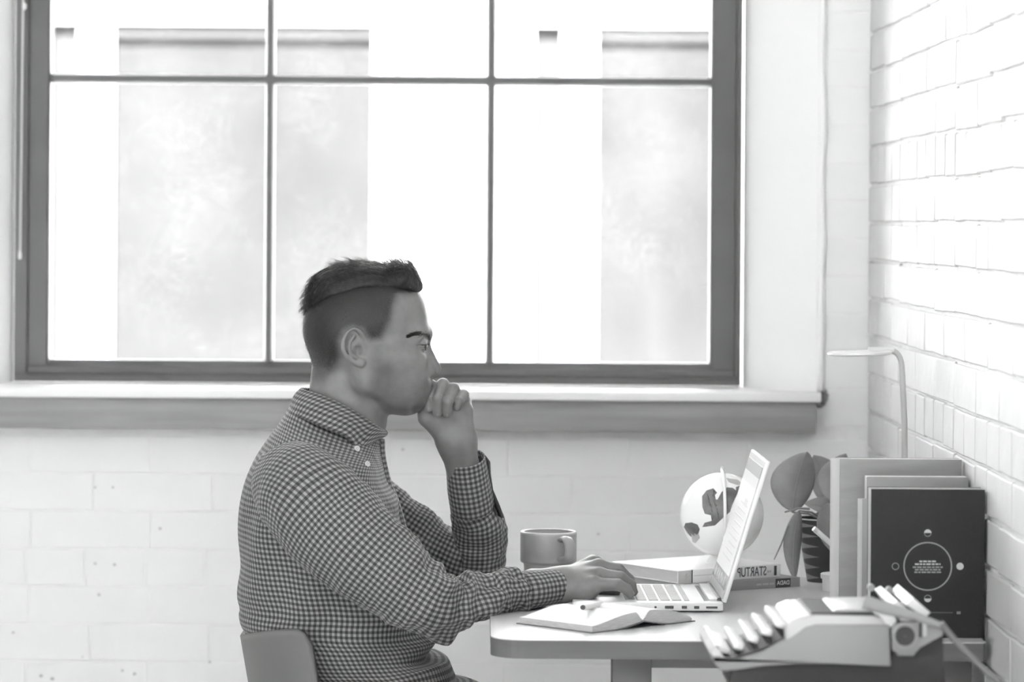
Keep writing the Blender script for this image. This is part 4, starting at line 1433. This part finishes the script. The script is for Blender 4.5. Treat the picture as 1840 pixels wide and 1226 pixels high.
# fingernails
M_NAIL = mat('fingernail', .25, .3, .5)
def nail(c, ax, nor, l, w_):
    ax = Vector(ax).normalized(); nor = Vector(nor).normalized(); sd = ax.cross(nor)
    bm = bmesh.new(); bmesh.ops.create_icosphere(bm, subdivisions=2, radius=1)
    for v in bm.verts:
        v.co = Vector(c) + ax * (v.co.x * l) + sd * (v.co.y * w_) + nor * (v.co.z * .0012 - .0022 * v.co.y ** 2)
    bm_obj('fingernail', bm, M_NAIL, person, smooth=True)
for a, b, c, d, r0, r1, r2 in FING[:3]:
    ax = d - c; nrm = np.array((0.1, -1, 0.12)); nrm -= ax * (nrm @ ax) / (ax @ ax)
    nrm /= np.linalg.norm(nrm)
    nail(d - ax * .04 + nrm * (r2 * .86), ax, nrm, .0042, .0040)
for a, b, c, d, r0, r1, r2 in TF:
    ax = d - c; nrm = np.array((.9, 0, .5)); nrm -= ax * (nrm @ ax) / (ax @ ax); nrm /= np.linalg.norm(nrm)
    nail(d + nrm * (r2 * .86), ax, nrm, .0042, .0038)
# ------------------------------------------------------------------ checked shirt
def gingham():
    m = bpy.data.materials.new('gingham_cotton'); m.use_nodes = True
    nt = m.node_tree; b = nt.nodes['Principled BSDF']
    b.inputs['Roughness'].default_value = .85; b.inputs['Specular IOR Level'].default_value = .15
    b.inputs['Sheen Weight'].default_value = .15
    uv = nt.nodes.new('ShaderNodeUVMap'); uv.uv_map = 'cloth'
    sp = nt.nodes.new('ShaderNodeSeparateXYZ'); nt.links.new(uv.outputs[0], sp.inputs[0])
    outs = []
    for ax in ('X', 'Y'):
        mu = nt.nodes.new('ShaderNodeMath'); mu.operation = 'MULTIPLY'; mu.inputs[1].default_value = 1 / .0079
        nt.links.new(sp.outputs[ax], mu.inputs[0])
        pp = nt.nodes.new('ShaderNodeMath'); pp.operation = 'PINGPONG'; pp.inputs[1].default_value = .5
        nt.links.new(mu.outputs[0], pp.inputs[0])
        mr = nt.nodes.new('ShaderNodeMapRange'); mr.inputs['From Min'].default_value = .21; mr.inputs['From Max'].default_value = .29
        nt.links.new(pp.outputs[0], mr.inputs['Value']); outs.append(mr)
    ad = nt.nodes.new('ShaderNodeMath'); ad.operation = 'ADD'
    nt.links.new(outs[0].outputs[0], ad.inputs[0]); nt.links.new(outs[1].outputs[0], ad.inputs[1])
    hf2 = nt.nodes.new('ShaderNodeMath'); hf2.operation = 'MULTIPLY'; hf2.inputs[1].default_value = .5
    nt.links.new(ad.outputs[0], hf2.inputs[0])
    cr = nt.nodes.new('ShaderNodeValToRGB')
    cr.color_ramp.elements[0].color = (.31, .31, .31, 1); cr.color_ramp.elements[1].color = (.045, .045, .045, 1)
    e = cr.color_ramp.elements.new(.5); e.color = (.125, .125, .125, 1)
    nt.links.new(hf2.outputs[0], cr.inputs[0]); nt.links.new(cr.outputs[0], b.inputs['Base Color'])
    tc = nt.nodes.new('ShaderNodeTexCoord')
    n = nt.nodes.new('ShaderNodeTexNoise'); n.inputs['Scale'].default_value = 38; n.inputs['Detail'].default_value = 4
    nt.links.new(tc.outputs['Object'], n.inputs['Vector'])
    bp = nt.nodes.new('ShaderNodeBump'); bp.inputs['Strength'].default_value = .7; bp.inputs['Distance'].default_value = .008
    nt.links.new(n.outputs['Fac'], bp.inputs['Height']); nt.links.new(bp.outputs[0], b.inputs['Normal'])
    return m
M_SHIRT = gingham()

def grid_mesh(name, G, parent, m, uvw=None, thick=0.0, u0=0.0):
    """G: (n, m, 3) grid; the cloth map is laid out by arc length"""
    G = np.asarray(G, float); n, mm = G.shape[:2]
    du = np.linalg.norm(np.diff(G, axis=1), axis=2); U = np.concatenate([np.zeros((n, 1)), np.cumsum(du, 1)], 1)
    U = U - U[:, [mm // 2]]
    dv = np.linalg.norm(np.diff(G, axis=0), axis=2).mean(1) if uvw is None else uvw
    Vv = np.concatenate([[0], np.cumsum(dv)])[:, None] * np.ones((1, mm))
    idx = np.arange(n * mm).reshape(n, mm)
    Q = np.stack([idx[:-1, :-1], idx[:-1, 1:], idx[1:, 1:], idx[1:, :-1]], -1).reshape(-1, 4)
    me = raw_mesh(name, G.reshape(-1, 3), Q)
    uvl = me.uv_layers.new(name='cloth')
    li = np.empty(len(me.loops), np.int32); me.loops.foreach_get('vertex_index', li)
    UV = np.stack([U.ravel(), Vv.ravel()], 1)[li]
    uvl.data.foreach_set('uv', UV.astype(np.float32).ravel())
    o = link(name, me, m, parent)
    if thick:
        md = o.modifiers.new('thick', 'SOLIDIFY'); md.thickness = thick; md.offset = -1
    return o

def displace(G, fn):
    """push grid points along their normals by fn(i/n, j/m, point)"""
    G = np.asarray(G, float)
    a = np.gradient(G, axis=0); b = np.gradient(G, axis=1)
    N = np.cross(a, b); N /= np.linalg.norm(N, axis=2, keepdims=True) + 1e-12
    n, mm = G.shape[:2]
    out = G.copy()
    for i in range(n):
        for j in range(mm):
            out[i, j] += N[i, j] * fn(i / (n - 1), j / (mm - 1), G[i, j])
    out[:, -1] = out[:, 0] = (out[:, 0] + out[:, -1]) / 2
    return out

def sgn_pow(v, e): return math.copysign(abs(v) ** e, v)
def nz(x, y, z): return mnoise.noise(Vector((x, y, z)))

# trunk of the shirt: each section runs from a back point to a front point
TS = [((500, 1262), (905, 1262), .150), ((492, 1240), (868, 1238), .160), ((484, 1216), (828, 1214), .165), ((475, 1190), (792, 1192), .167), ((465, 1168), (778, 1172), .168), ((451, 1147), (773, 1154), .168), ((429, 1124), (771, 1137), .168), ((427, 1104), (769, 1116), .168), ((434, 1082), (764, 1092), .168),
      ((430, 1030), (750, 1046), .172), ((426, 970), (736, 992), .180), ((430, 920), (725, 944), .188),
      ((442, 870), (712, 900), .200), ((462, 824), (699, 868), .208), ((484, 786), (692, 838), .178), ((502, 760), (688, 820), .128),
      ((512, 744), (686, 810), .104), ((524, 724), (684, 800), .082), ((530, 712), (684, 790), .070)]
sec = catmull([(a[0], a[1], b[0], b[1], d) for a, b, d in TS], 8)
G = []
NT = 112
for s in sec:
    B_, F_ = H(s[0], s[1]), H(s[2], s[3])
    c = (B_ + F_) / 2; ax = (F_ - B_) / 2
    ring = []
    for k in range(NT + 1):
        th = PI / 2 + 2 * PI * k / NT          # starts at the far side
        ring.append(c + ax * sgn_pow(math.cos(th), .86) + np.array((0, 1, 0)) * (s[4] * sgn_pow(math.sin(th), .86)))
    G.append(ring)
def fold_trunk(i, j, p):
    low = max(0, 1 - i / .45)
    d = .006 * low * nz(p[0] * 9 + p[2] * 7, p[1] * 7, p[2] * 34) + .0035 * nz(p[0] * 14 - p[2] * 10, p[1] * 9, p[2] * 12 + 5)
    if i > .93: d *= .3
    qx, qy = px_of(np.array([p]))
    fr_ = min(1, max(0, (qx[0] - 700) / 70))
    d += fr_ * (.011 * math.exp(-((qy[0] - 1174) / 7) ** 2) - .012 * math.exp(-((qy[0] - 1196) / 8) ** 2) - .010 * math.exp(-((qy[0] - 1148) / 12) ** 2) + .010 * math.exp(-((qy[0] - 1216) / 8) ** 2))
    # pulled folds from the armpit towards the waist
    d += .0048 * max(0, 1 - abs(i - .45) / .4) * math.sin((qx[0] * .8 + qy[0] * .55) / 17 + 3 * nz(p[0] * 8, p[1] * 5, p[2] * 8))
    return d
G = displace(G, fold_trunk)
shirt = grid_mesh('shirt', G, person, M_SHIRT)
shirt['label'] = 'button-down shirt in small dark and white checks'
# sleeves
def sleeve_grid(st, wr_amp, seed, n=10, NR=72, seam=PI / 2):
    S = catmull(st, n)
    C = np.array([A3(s[0], s[1], s[2]) for s in S])
    T = np.gradient(C, axis=0); T /= np.linalg.norm(T, axis=1, keepdims=True)
    G = []
    for c, t, s in zip(C, T, S):
        n2 = np.array((0, 1.0, 0)); n2 = n2 - t * (n2 @ t); n2 /= np.linalg.norm(n2)
        n1 = np.cross(n2, t)
        r1 = s[3] * s[2] / FPX; r2 = s[4]
        G.append([c + n1 * (r1 * math.cos(seam + 2 * PI * k / NR)) + n2 * (r2 * math.sin(seam + 2 * PI * k / NR)) for k in range(NR + 1)])
    L = np.concatenate([[0], np.cumsum(np.linalg.norm(np.diff(C, axis=0), axis=1))])
    def fn(i, j, p):
        a = wr_amp(i)
        l = np.interp(i, np.linspace(0, 1, len(L)), L)
        return a * (.0062 * nz(math.cos(2 * PI * j) * 1.3 + seed, math.sin(2 * PI * j) * 1.3, l * 42) + .0040 * nz(p[0] * 16 + seed, p[1] * 12, p[2] * 16) + .0030 * nz(math.cos(2 * PI * j) * 2.5, seed + math.sin(2 * PI * j) * 2.5, l * 85))
    return displace(G, fn)
near = [(508, 868, 4.955, 70, .050), (530, 878, 4.890, 84, .058), (560, 903, 4.845, 92, .060), (603, 948, 4.820, 93, .060), (650, 992, 4.805, 87, .058), (700, 1032, 4.800, 80, .056), (745, 1064, 4.800, 73, .054), (784, 1085, 4.806, 62, .051), (818, 1086, 4.820, 51, .047), (855, 1078, 4.838, 42, .042), (895, 1069, 4.862, 35, .038), (925, 1064, 4.882, 34, .036), (938, 1062, 4.890, 31, .033)]
sl = sleeve_grid(near, lambda i: .6 + 1.9 * math.exp(-((i - .62) / .15) ** 2) + 1.1 * math.exp(-((i - .88) / .1) ** 2) - .3 * math.exp(-(i / .1) ** 2), 3.7)
slv = grid_mesh('sleeve', sl, shirt, M_SHIRT)
cuffg = sleeve_grid([(932, 1062.5, 4.886, 33, .036), (945, 1061, 4.892, 34.5, .037), (975, 1057, 4.908, 32.5, .035), (1008, 1052.5, 4.924, 30, .032)], lambda i: .12, 8.1, n=8)
cf = grid_mesh('cuff', cuffg, shirt, M_SHIRT, thick=.002)
farU = [(600, 872, 5.200, 62, .055), (660, 905, 5.195, 62, .055), (730, 955, 5.190, 58, .050), (790, 992, 5.185, 52, .046), (840, 1012, 5.180, 44, .042), (868, 1016, 5.175, 36, .038)]
grid_mesh('sleeve', sleeve_grid(farU, lambda i: .5 + 1.0 * i, 5.5), shirt, M_SHIRT)
farL = [(858, 1032, 5.178, 40, .036), (862, 1005, 5.172, 48, .042), (862, 968, 5.160, 48.5, .042), (857, 935, 5.142, 46, .040), (850, 915, 5.130, 40, .036), (848, 908, 5.127, 38, .034)]
grid_mesh('sleeve', sleeve_grid(farL, lambda i: .8, 1.5), shirt, M_SHIRT)
cg = sleeve_grid([(849, 914, 5.128, 40, .036), (846, 895, 5.120, 40.5, .037), (841, 862, 5.108, 38.5, .036), (836, 824, 5.096, 36, .035)], lambda i: .1, 2.1, n=8)
grid_mesh('cuff', cg, shirt, M_SHIRT, thick=.002)
# open flap of that cuff
M_SHIRTD = mat('shirt_inside', .07, .9, .1, bump=.2, bscale=300)
fl = []
for i, (x0, y0, x1, y1) in enumerate([(860, 822, 872, 818), (864, 835, 881, 830), (868, 855, 882, 852), (873, 880, 886, 880), (880, 905, 898, 908), (890, 925, 906, 930)]):
    fl.append([A3(x0 + (x1 - x0) * t, y0 + (y1 - y0) * t, 5.112 + .014 * math.sin(t * PI)) for t in np.linspace(0, 1, 6)])
o = grid_mesh('cuff_placket', fl, shirt, M_SHIRTD, thick=.003)

# collar: a leaf folded over the neck band
def collar_pt(s, w_):
    """s in -1..1 round the neck from far front to near front; w_ 0 top edge .. 1 lower edge"""
    ph = s * .955 * PI
    tb, tf_ = H(543, 700), H(690, 776)
    c = (tb + tf_) / 2; ax = (tf_ - tb) / 2
    top = c - ax * math.cos(ph) + np.array((0, -1, 0)) * (.0630 * math.sin(ph)) + np.array((.002, 0, .010)) * math.sin(ph) ** 2
    lb, lf = H(522, 738), H(688, 800)
    c2 = (lb + lf) / 2; ax2 = (lf - lb) / 2
    low = c2 - ax2 * math.cos(ph) + np.array((0, -1, 0)) * (.1060 * math.sin(ph))
    tip = math.exp(-((abs(s) - .76) / .10) ** 2)
    low = low + np.array((-.010, 0, -.015)) * tip
    if abs(s) > .76:
        q = (abs(s) - .76) / .24
        low = low + (top - low) * (.80 * q)
    p = top * (1 - w_) + low * w_
    out = np.array((0, -math.sin(ph), 0)) * .5 - ax / np.linalg.norm(ax) * math.cos(ph) * .5
    return p + out * (.007 * math.sin(PI * min(1, w_ * 1.15)) )
CG = [[collar_pt(s, w_) for s in np.linspace(-1, 1, 90)] for w_ in np.linspace(0, 1, 12)]
col = grid_mesh('collar', CG, shirt, M_SHIRT, thick=.0034)
def band_pt(s, w_):
    ph = s * .99 * PI
    tb, tf_ = H(545, 701), H(689, 778)
    c = (tb + tf_) / 2; ax = (tf_ - tb) / 2
    p = c - ax * math.cos(ph) * .98 + np.array((0, -1, 0)) * (.0605 * math.sin(ph))
    return p + np.array((-.004, 0, -.032)) * w_
grid_mesh('neck_band', [[band_pt(s, w_) for s in np.linspace(-1, 1, 72)] for w_ in np.linspace(0, 1, 5)], shirt, M_SHIRT, thick=.0015)
# front placket strip and buttons
pl = []
for (x, y) in catmull([(687, 790), (688, 815), (692, 838), (700, 868), (713, 900), (726, 945), (737, 992), (751, 1046), (765, 1092), (772, 1120)], 6):
    c = H(x + 1.5, y)
    pl.append([c + np.array((-.0035 * abs(t) ** 2, t * .017, 0)) for t in np.linspace(-1, 1, 7)])
grid_mesh('placket', pl, shirt, M_SHIRT, thick=.0025)
M_BTN = mat('pearl_button', .60, .25, .5)
def button(c, nor, r=.0047):
    bm = bmesh.new()
    lathe_bm(bm, [(.0003, .0016), (r * .55, .0012), (r * .72, .0022), (r * .95, .0018), (r, .0008), (r * .9, -.0004), (.0003, -.0006)], 20)
    rot = Vector((0, 0, 1)).rotation_difference(Vector(nor).normalized()).to_matrix().to_4x4()
    bm.transform(Matrix.Translation(Vector(c)) @ rot)
    o = bm_obj('button', bm, M_BTN, shirt, smooth=True)
    bm = bmesh.new()
    for dx, dy in ((.0011, .0011), (-.0011, .0011), (.0011, -.0011), (-.0011, -.0011)):
        bmesh.ops.create_icosphere(bm, subdivisions=1, radius=.00055, matrix=Matrix.Translation((dx, dy, .0013)))
    bm.transform(Matrix.Translation(Vector(c)) @ rot)
    bm_obj('thread_hole', bm, M_SHIRTD, o)
def on_cloth(qx, qy, grids):
    """nearest cloth point facing the lens at frame pixel (qx, qy)"""
    best = None
    for g in grids:
        A = np.asarray(g).reshape(-1, 3)
        ux, uy = A[:, 0] / A[:, 1] * FPX, (CAM_Z - A[:, 2]) / A[:, 1] * FPX
        d = np.hypot(VX + ux - uy * ROLL - qx, VY + uy + ux * ROLL - qy)
        A = A[d < 5]
        if len(A):
            q = A[np.argmin(A[:, 1])]
            if best is None or q[1] < best[1]: best = q
    return best
for bx_, by_, nn in ((645, 805, (.45, -.85, .3)), (663, 832, (.6, -.78, .15))):
    q = on_cloth(bx_, by_, (G, CG))
    if q is not None:
        nn = np.array(nn) / np.linalg.norm(nn)
        button(q + nn * .0012, nn)

# ------------------------------------------------------------------ trousers, belt, shoes
M_TRS = mat('dark_trousers', .085, .9, .15, bump=.2, bscale=120)
tr_f = Field(A3(470, 1965, 4.72), A3(1110, 1195, 5.34), .008)
f = tr_f
f.ell(H(615, 1275), (.150, .165, .120), 0)
f.ell(H(700, 1262), (.120, .150, .050), .05)
f.ell(H(600, 1340), (.135, .160, .085), .05)
for D_, kx in ((4.93, 1000), (5.14, 1010)):
    f.cone(A3(640, 1318, D_), A3(kx, 1326, D_), .095, .066, .05)
    f.cone(A3(kx, 1326, D_), A3(kx - 10, 1880, D_), .064, .050, .02)
v_, q_ = f.mesh(3)
trs = link('trousers', raw_mesh('trousers', v_, q_), M_TRS, person)
M_SHOE = mat('dark_shoe', .06, .35, .5)
for D_, kx in ((4.93, 990), (5.14, 1000)):
    sf = Field(A3(kx - 110, 1990, D_ - .08), A3(kx + 230, 1850, D_ + .08), .005)
    b0 = A3(kx, 1900, D_); zf = .0
    sf.ell((b0[0] - .01, D_, .045), (.05, .038, .045), 0); sf.ell((b0[0] + .09, D_, .034), (.10, .043, .034), .03)
    v_, q_ = sf.mesh(2); v_[:, 2] = np.maximum(v_[:, 2], .002)
    link('shoe', raw_mesh('shoe', v_, q_), M_SHOE, person)

# ------------------------------------------------------------------ chair
M_CHAIR = mat('grey_moulded_chair', .155, .5, .35, bump=.12, bscale=200, stretch=(1, 1, 8))
ch = thing('chair', Vector((P(600, 1300, D0).x, D0, 0)), 'grey moulded chair with a curved back under the man', 'chair')
CO = np.array(ch.location)
def shell_pt(u, v):
    """u -1..1 round the back (near side = -1), v 0 seat .. 1 top"""
    ph = u * math.radians(78)
    xb = np.interp(v, [0, .25, 1], [505, 476, 443])                        # rear line
    xf = np.interp(v, [0, .25, 1], [672, 636, 604])
    py = np.interp(v, [0, 1], [1395, 1141 - 13 * abs(u)])
    cx_, ex = xf, xf - xb
    dy = .205 * math.sin(ph) / math.sin(math.radians(78))
    p = A3(cx_ - ex * math.cos(ph) ** .8, py, D0 - abs(dy))
    p[1] = D0 + dy
    return p
CH = []
for v in np.linspace(0, 1, 24):
    row = []
    for u in np.linspace(-1, 1, 49):
        vv = v
        au = abs(u)
        if au > .86:                    # rounded upper corners
            lim = 1 - .11 * (1 - math.sqrt(max(0, 1 - ((au - .86) / .14) ** 2)))
            vv = v * lim
        row.append(shell_pt(u, vv) - CO)
    CH.append(row)
me_ = grid_mesh('backrest', CH, ch, M_CHAIR, thick=.010)
seat = []
for i, t in enumerate(np.linspace(0, 1, 16)):
    row = []
    for u in np.linspace(-1, 1, 25):
        a = shell_pt(u, 0) - CO
        b = np.array((P(600, 1300, D0).x - CO[0] + .27, u * .20, .435))
        p = a * (1 - t) + b * t
        p[2] = (a[2] * (1 - t) ** 3 + .435 * (1 - (1 - t) ** 3)) - .008 * (1 - u * u)
        row.append(p)
    seat.append(row)
grid_mesh('seat', seat, ch, M_CHAIR, thick=.010)
for sx in (-.13, .20):
    for sy in (-.15, .15):
        tube('leg', [(sx * .7, sy * .8, .424), (sx * 1.25, sy * 1.25, 0)], [.014, .011], mat('chair_leg_metal', .2, .35, .5), ch, 14)
# ------------------------------------------------------------------ side table with the typewriter
M_ST = mat('side_table_grey', .11, .5, .4, var=.05)
yN, yFa = 4.07, 4.27
st = thing('side_table', (.445, 4.14, 0), 'grey side table under the typewriter in the foreground', 'table')
SO = st.location.copy()
box('tabletop', Vector((.322, 3.90, TZ - .022)) - SO, Vector((.590, 4.36, TZ)) - SO, M_ST, st, bevel=.002)
for a_ in (.326, .555):
    for b_ in (3.92, 4.31):
        box('leg', Vector((a_, b_, 0)) - SO, Vector((a_ + .03, b_ + .03, TZ - .022)) - SO, M_ST, st)

M_TW = mat('typewriter_shell', .29, .45, .4, bump=.05, bscale=400)
M_TWL = mat('typewriter_top', .52, .40, .4)
M_TWD = mat('typewriter_dark', .045, .6, .3)
M_TWB = mat('typewriter_base', .065, .7, .2)
M_KEYC = mat('typewriter_key', .74, .35, .5)
tw = thing('typewriter', (P(1450, 1150, yN).x, (yN + yFa) / 2, TZ), 'pale portable typewriter in the blurred foreground, keys to the left', 'typewriter')
TO = tw.location.copy()
def W2(px, py, y=yN): return P(px, py, yN) + Vector((0, y - yN, 0)) - TO
side = [(1276, 1174), (1283, 1182), (1296, 1187), (1312, 1189), (1330, 1185), (1372, 1173), (1412, 1155), (1432, 1141), (1448, 1129), (1466, 1124), (1599, 1124), (1601, 1198), (1560, 1196), (1500, 1193), (1430, 1193), (1370, 1197), (1322, 1204), (1300, 1208), (1287, 1198), (1278, 1184)]
wv = .014
prism('side_panel', [W2(*p, yN) for p in side], (0, wv, 0), M_TW, tw, bevel=.003)
prism('side_panel', [W2(*p, yFa - wv) for p in side], (0, wv, 0), M_TW, tw, bevel=.003)
# front lip joining both sides
lip = [(1276, 1174), (1284, 1160), (1292, 1160), (1291, 1172), (1300, 1186), (1318, 1192), (1318, 1203), (1300, 1207), (1286, 1196)]
prism('front_lip', [W2(*p, yN + .003) for p in lip], (0, yFa - yN - .006, 0), M_TWL, tw, bevel=.002)
deck = [(1296, 1190), (1330, 1181), (1372, 1168), (1412, 1148), (1430, 1134), (1440, 1150), (1400, 1175), (1330, 1196)]
prism('keyboard_deck', [W2(*p, yN + wv) for p in deck], (0, yFa - yN - 2 * wv, 0), M_TWD, tw)
# upper body
body = [(1412, 1150), (1414, 1128), (1422, 1116), (1440, 1109), (1468, 1108), (1560, 1110), (1599, 1112), (1599, 1190), (1440, 1188)]
prism('upper_body', [W2(*p, yN + .008) for p in body], (0, yFa - yN - .016, 0), M_TWL, tw, bevel=.004)
slot = [(1456, 1110), (1462, 1105.0), (1572, 1105.0), (1578, 1110)]
prism('type_basket_opening', [W2(*p, yN + .020) for p in slot], (0, yFa - yN - .04, 0), M_TWD, tw)
cov_ = [(1500, 1106.5), (1508, 1101), (1585, 1100), (1596, 1107)]
prism('ribbon_cover', [W2(*p, yN + .034) for p in cov_], (0, yFa - yN - .068, 0), M_TWL, tw, bevel=.0015)
base_ = [(1318, 1205), (1370, 1198), (1430, 1194), (1500, 1194), (1600, 1199), (1608, 1164), (1696, 1134), (1698, 1198), (1700, 1231), (1312, 1231)]
prism('base', [W2(*p, yN + .010) for p in base_], (0, yFa - yN - .02, 0), M_TWB, tw)
for px_ in (1345, 1680):
    for yy in (yN + .03, yFa - .03):
        lathe('foot', [(.009, 0), (.008, .006)], M_TWD, tw, 16, center=Vector((W2(px_, 1230).x, yy - TO.y, 0)), close=True)
# keys: four rows of round-cornered caps and the space bar
rows = [(1330, 1163), (1356, 1150), (1381, 1138), (1406, 1124)]
for ri, (kx, ky) in enumerate(rows):
    nk = 10
    pitch = (yFa - yN - 2 * wv - .012) / nk
    for k in range(nk):
        c = W2(kx, ky, yN + wv + .006 + pitch * (k + .5) )
        bm = bmesh.new()
        add_box(bm, (-.0068, -pitch / 2 + .0012, -.006), (.0068, pitch / 2 - .0012, .003), .0016, 1)
        bm.transform(Matrix.Translation(c) @ Matrix.Rotation(.22, 4, 'Y'))
        ko = bm_obj('key', bm, M_KEYC, tw, smooth=True, auto=50)
        bm = bmesh.new(); tube_bm(bm, [c + Vector((0, 0, -.003)), c + Vector((.004, 0, -.020))], .0022, 6)
        bm_obj('key_stem', bm, M_TWD, ko)
c = W2(1303, 1172, (yN + yFa) / 2)
bm = bmesh.new(); add_box(bm, (-.0075, -.078, -.005), (.0075, .078, .003), .002, 1); bm.transform(Matrix.Translation(c) @ Matrix.Rotation(.2, 4, 'Y'))
bm_obj('space_bar', bm, M_KEYC, tw, smooth=True, auto=50)
# carriage
plate = [(1600, 1130), (1606, 1121), (1634, 1118), (1688, 1117), (1693, 1122), (1692, 1140), (1676, 1148), (1650, 1160), (1645, 1166), (1640, 1177), (1612, 1177), (1609, 1169), (1602, 1167)]
prism('carriage_end', [W2(*p, yN - .012) for p in plate], (0, .012, 0), M_TW, tw, bevel=.0015)
prism('carriage_end', [W2(*p, yFa + .002) for p in plate], (0, .012, 0), M_TW, tw, bevel=.0015)
cc = W2(1622, 1139)
yl0, yl1 = yN - .028 - TO.y, yFa + .022 - TO.y
lathe('platen_roller', [(.0005, 0), (.0145, 0), (.0145, yFa - yN + .02), (.0005, yFa - yN + .02)], M_TWD, tw, 32, center=Vector((cc.x, yN - .010 - TO.y, cc.z)), axis='Y')
lathe('platen_knob', [(.0005, .004), (.0115, .003), (.0125, 0), (.0145, 0), (.0150, .002), (.0150, .014)], mat('knob_rim', .30, .5, .4), tw, 40, center=Vector((cc.x, yN - .026 - TO.y, cc.z)), axis='Y')
lathe('knob_face', [(.0005, .0), (.0122, .0)], mat('knob_dark', .035, .5, .4), tw, 40, center=Vector((cc.x, yN - .0245 - TO.y, cc.z)), axis='Y')
box('carriage_rail', W2(1640, 1150, yN) , W2(1684, 1124, yFa), M_TWB, tw)
box('release_lever', W2(1655, 1141, yN - .016), W2(1662, 1116, yN - .012), M_TWL, tw, bevel=.001)
box('lever_slot', W2(1649, 1143, yN - .0125), W2(1654, 1117, yN - .0119), M_TWD, tw)
# paper table pieces
for pts, dy0, dy1 in (([(1573, 1104), (1580, 1098), (1600, 1097), (1612, 1116), (1606, 1128), (1596, 1130), (1588, 1112)], .004, .030),
                      ([(1602, 1088), (1614, 1082), (1645, 1108), (1644, 1118), (1622, 1120)], .010, yFa - yN - .02),
                      ([(1631, 1090), (1644, 1077), (1675, 1104), (1666, 1114)], .016, yFa - yN - .03)):
    prism('paper_table', [W2(*p, yN + dy0) for p in pts], (0, dy1 - dy0, 0), mat('paper_table_white', .78, .4, .4), tw, bevel=.0012)
for px_, py_ in ((1592, 1077), (1626, 1082)):
    lathe('paper_guide', [(.0005, 0), (.0045, 0), (.0045, .012), (.0005, .012)], mat('guide_grey', .3, .5, .4), tw, 16, center=W2(px_, py_ + 4, yFa - .05), axis='Y')
# carriage return lever
lv = [W2(1549, 1079, yN - .018), W2(1585, 1089, yN - .020), W2(1640, 1104, yN - .020), W2(1688, 1122, yN - .016)]
tube('return_lever', lv, [.0085, .0085, .0055, .004], mat('lever_grey', .30, .45, .4), tw, 14, flat=.45)

# grey cord running down to the right from the typewriter
cd0 = P(1688, 1120, yN - .016)
cp = bez(cd0 + Vector((.002, 0, 0)), P(1705, 1140, 4.06), P(1740, 1180, 4.05), P(1800, 1232, 4.04), 14) + bez(P(1800, 1232, 4.04), P(1830, 1260, 4.04), Vector((.675, 4.04, .4)), Vector((.675, 4.04, .004)), 10)[1:]
cord = thing('power_cord', cp[-1], 'grey cord running down to the right past the typewriter', 'cord')
tube('cord_jacket', [p - cp[-1] for p in cp], .0042, mat('cord_grey', .17, .5, .4), cord, 10)
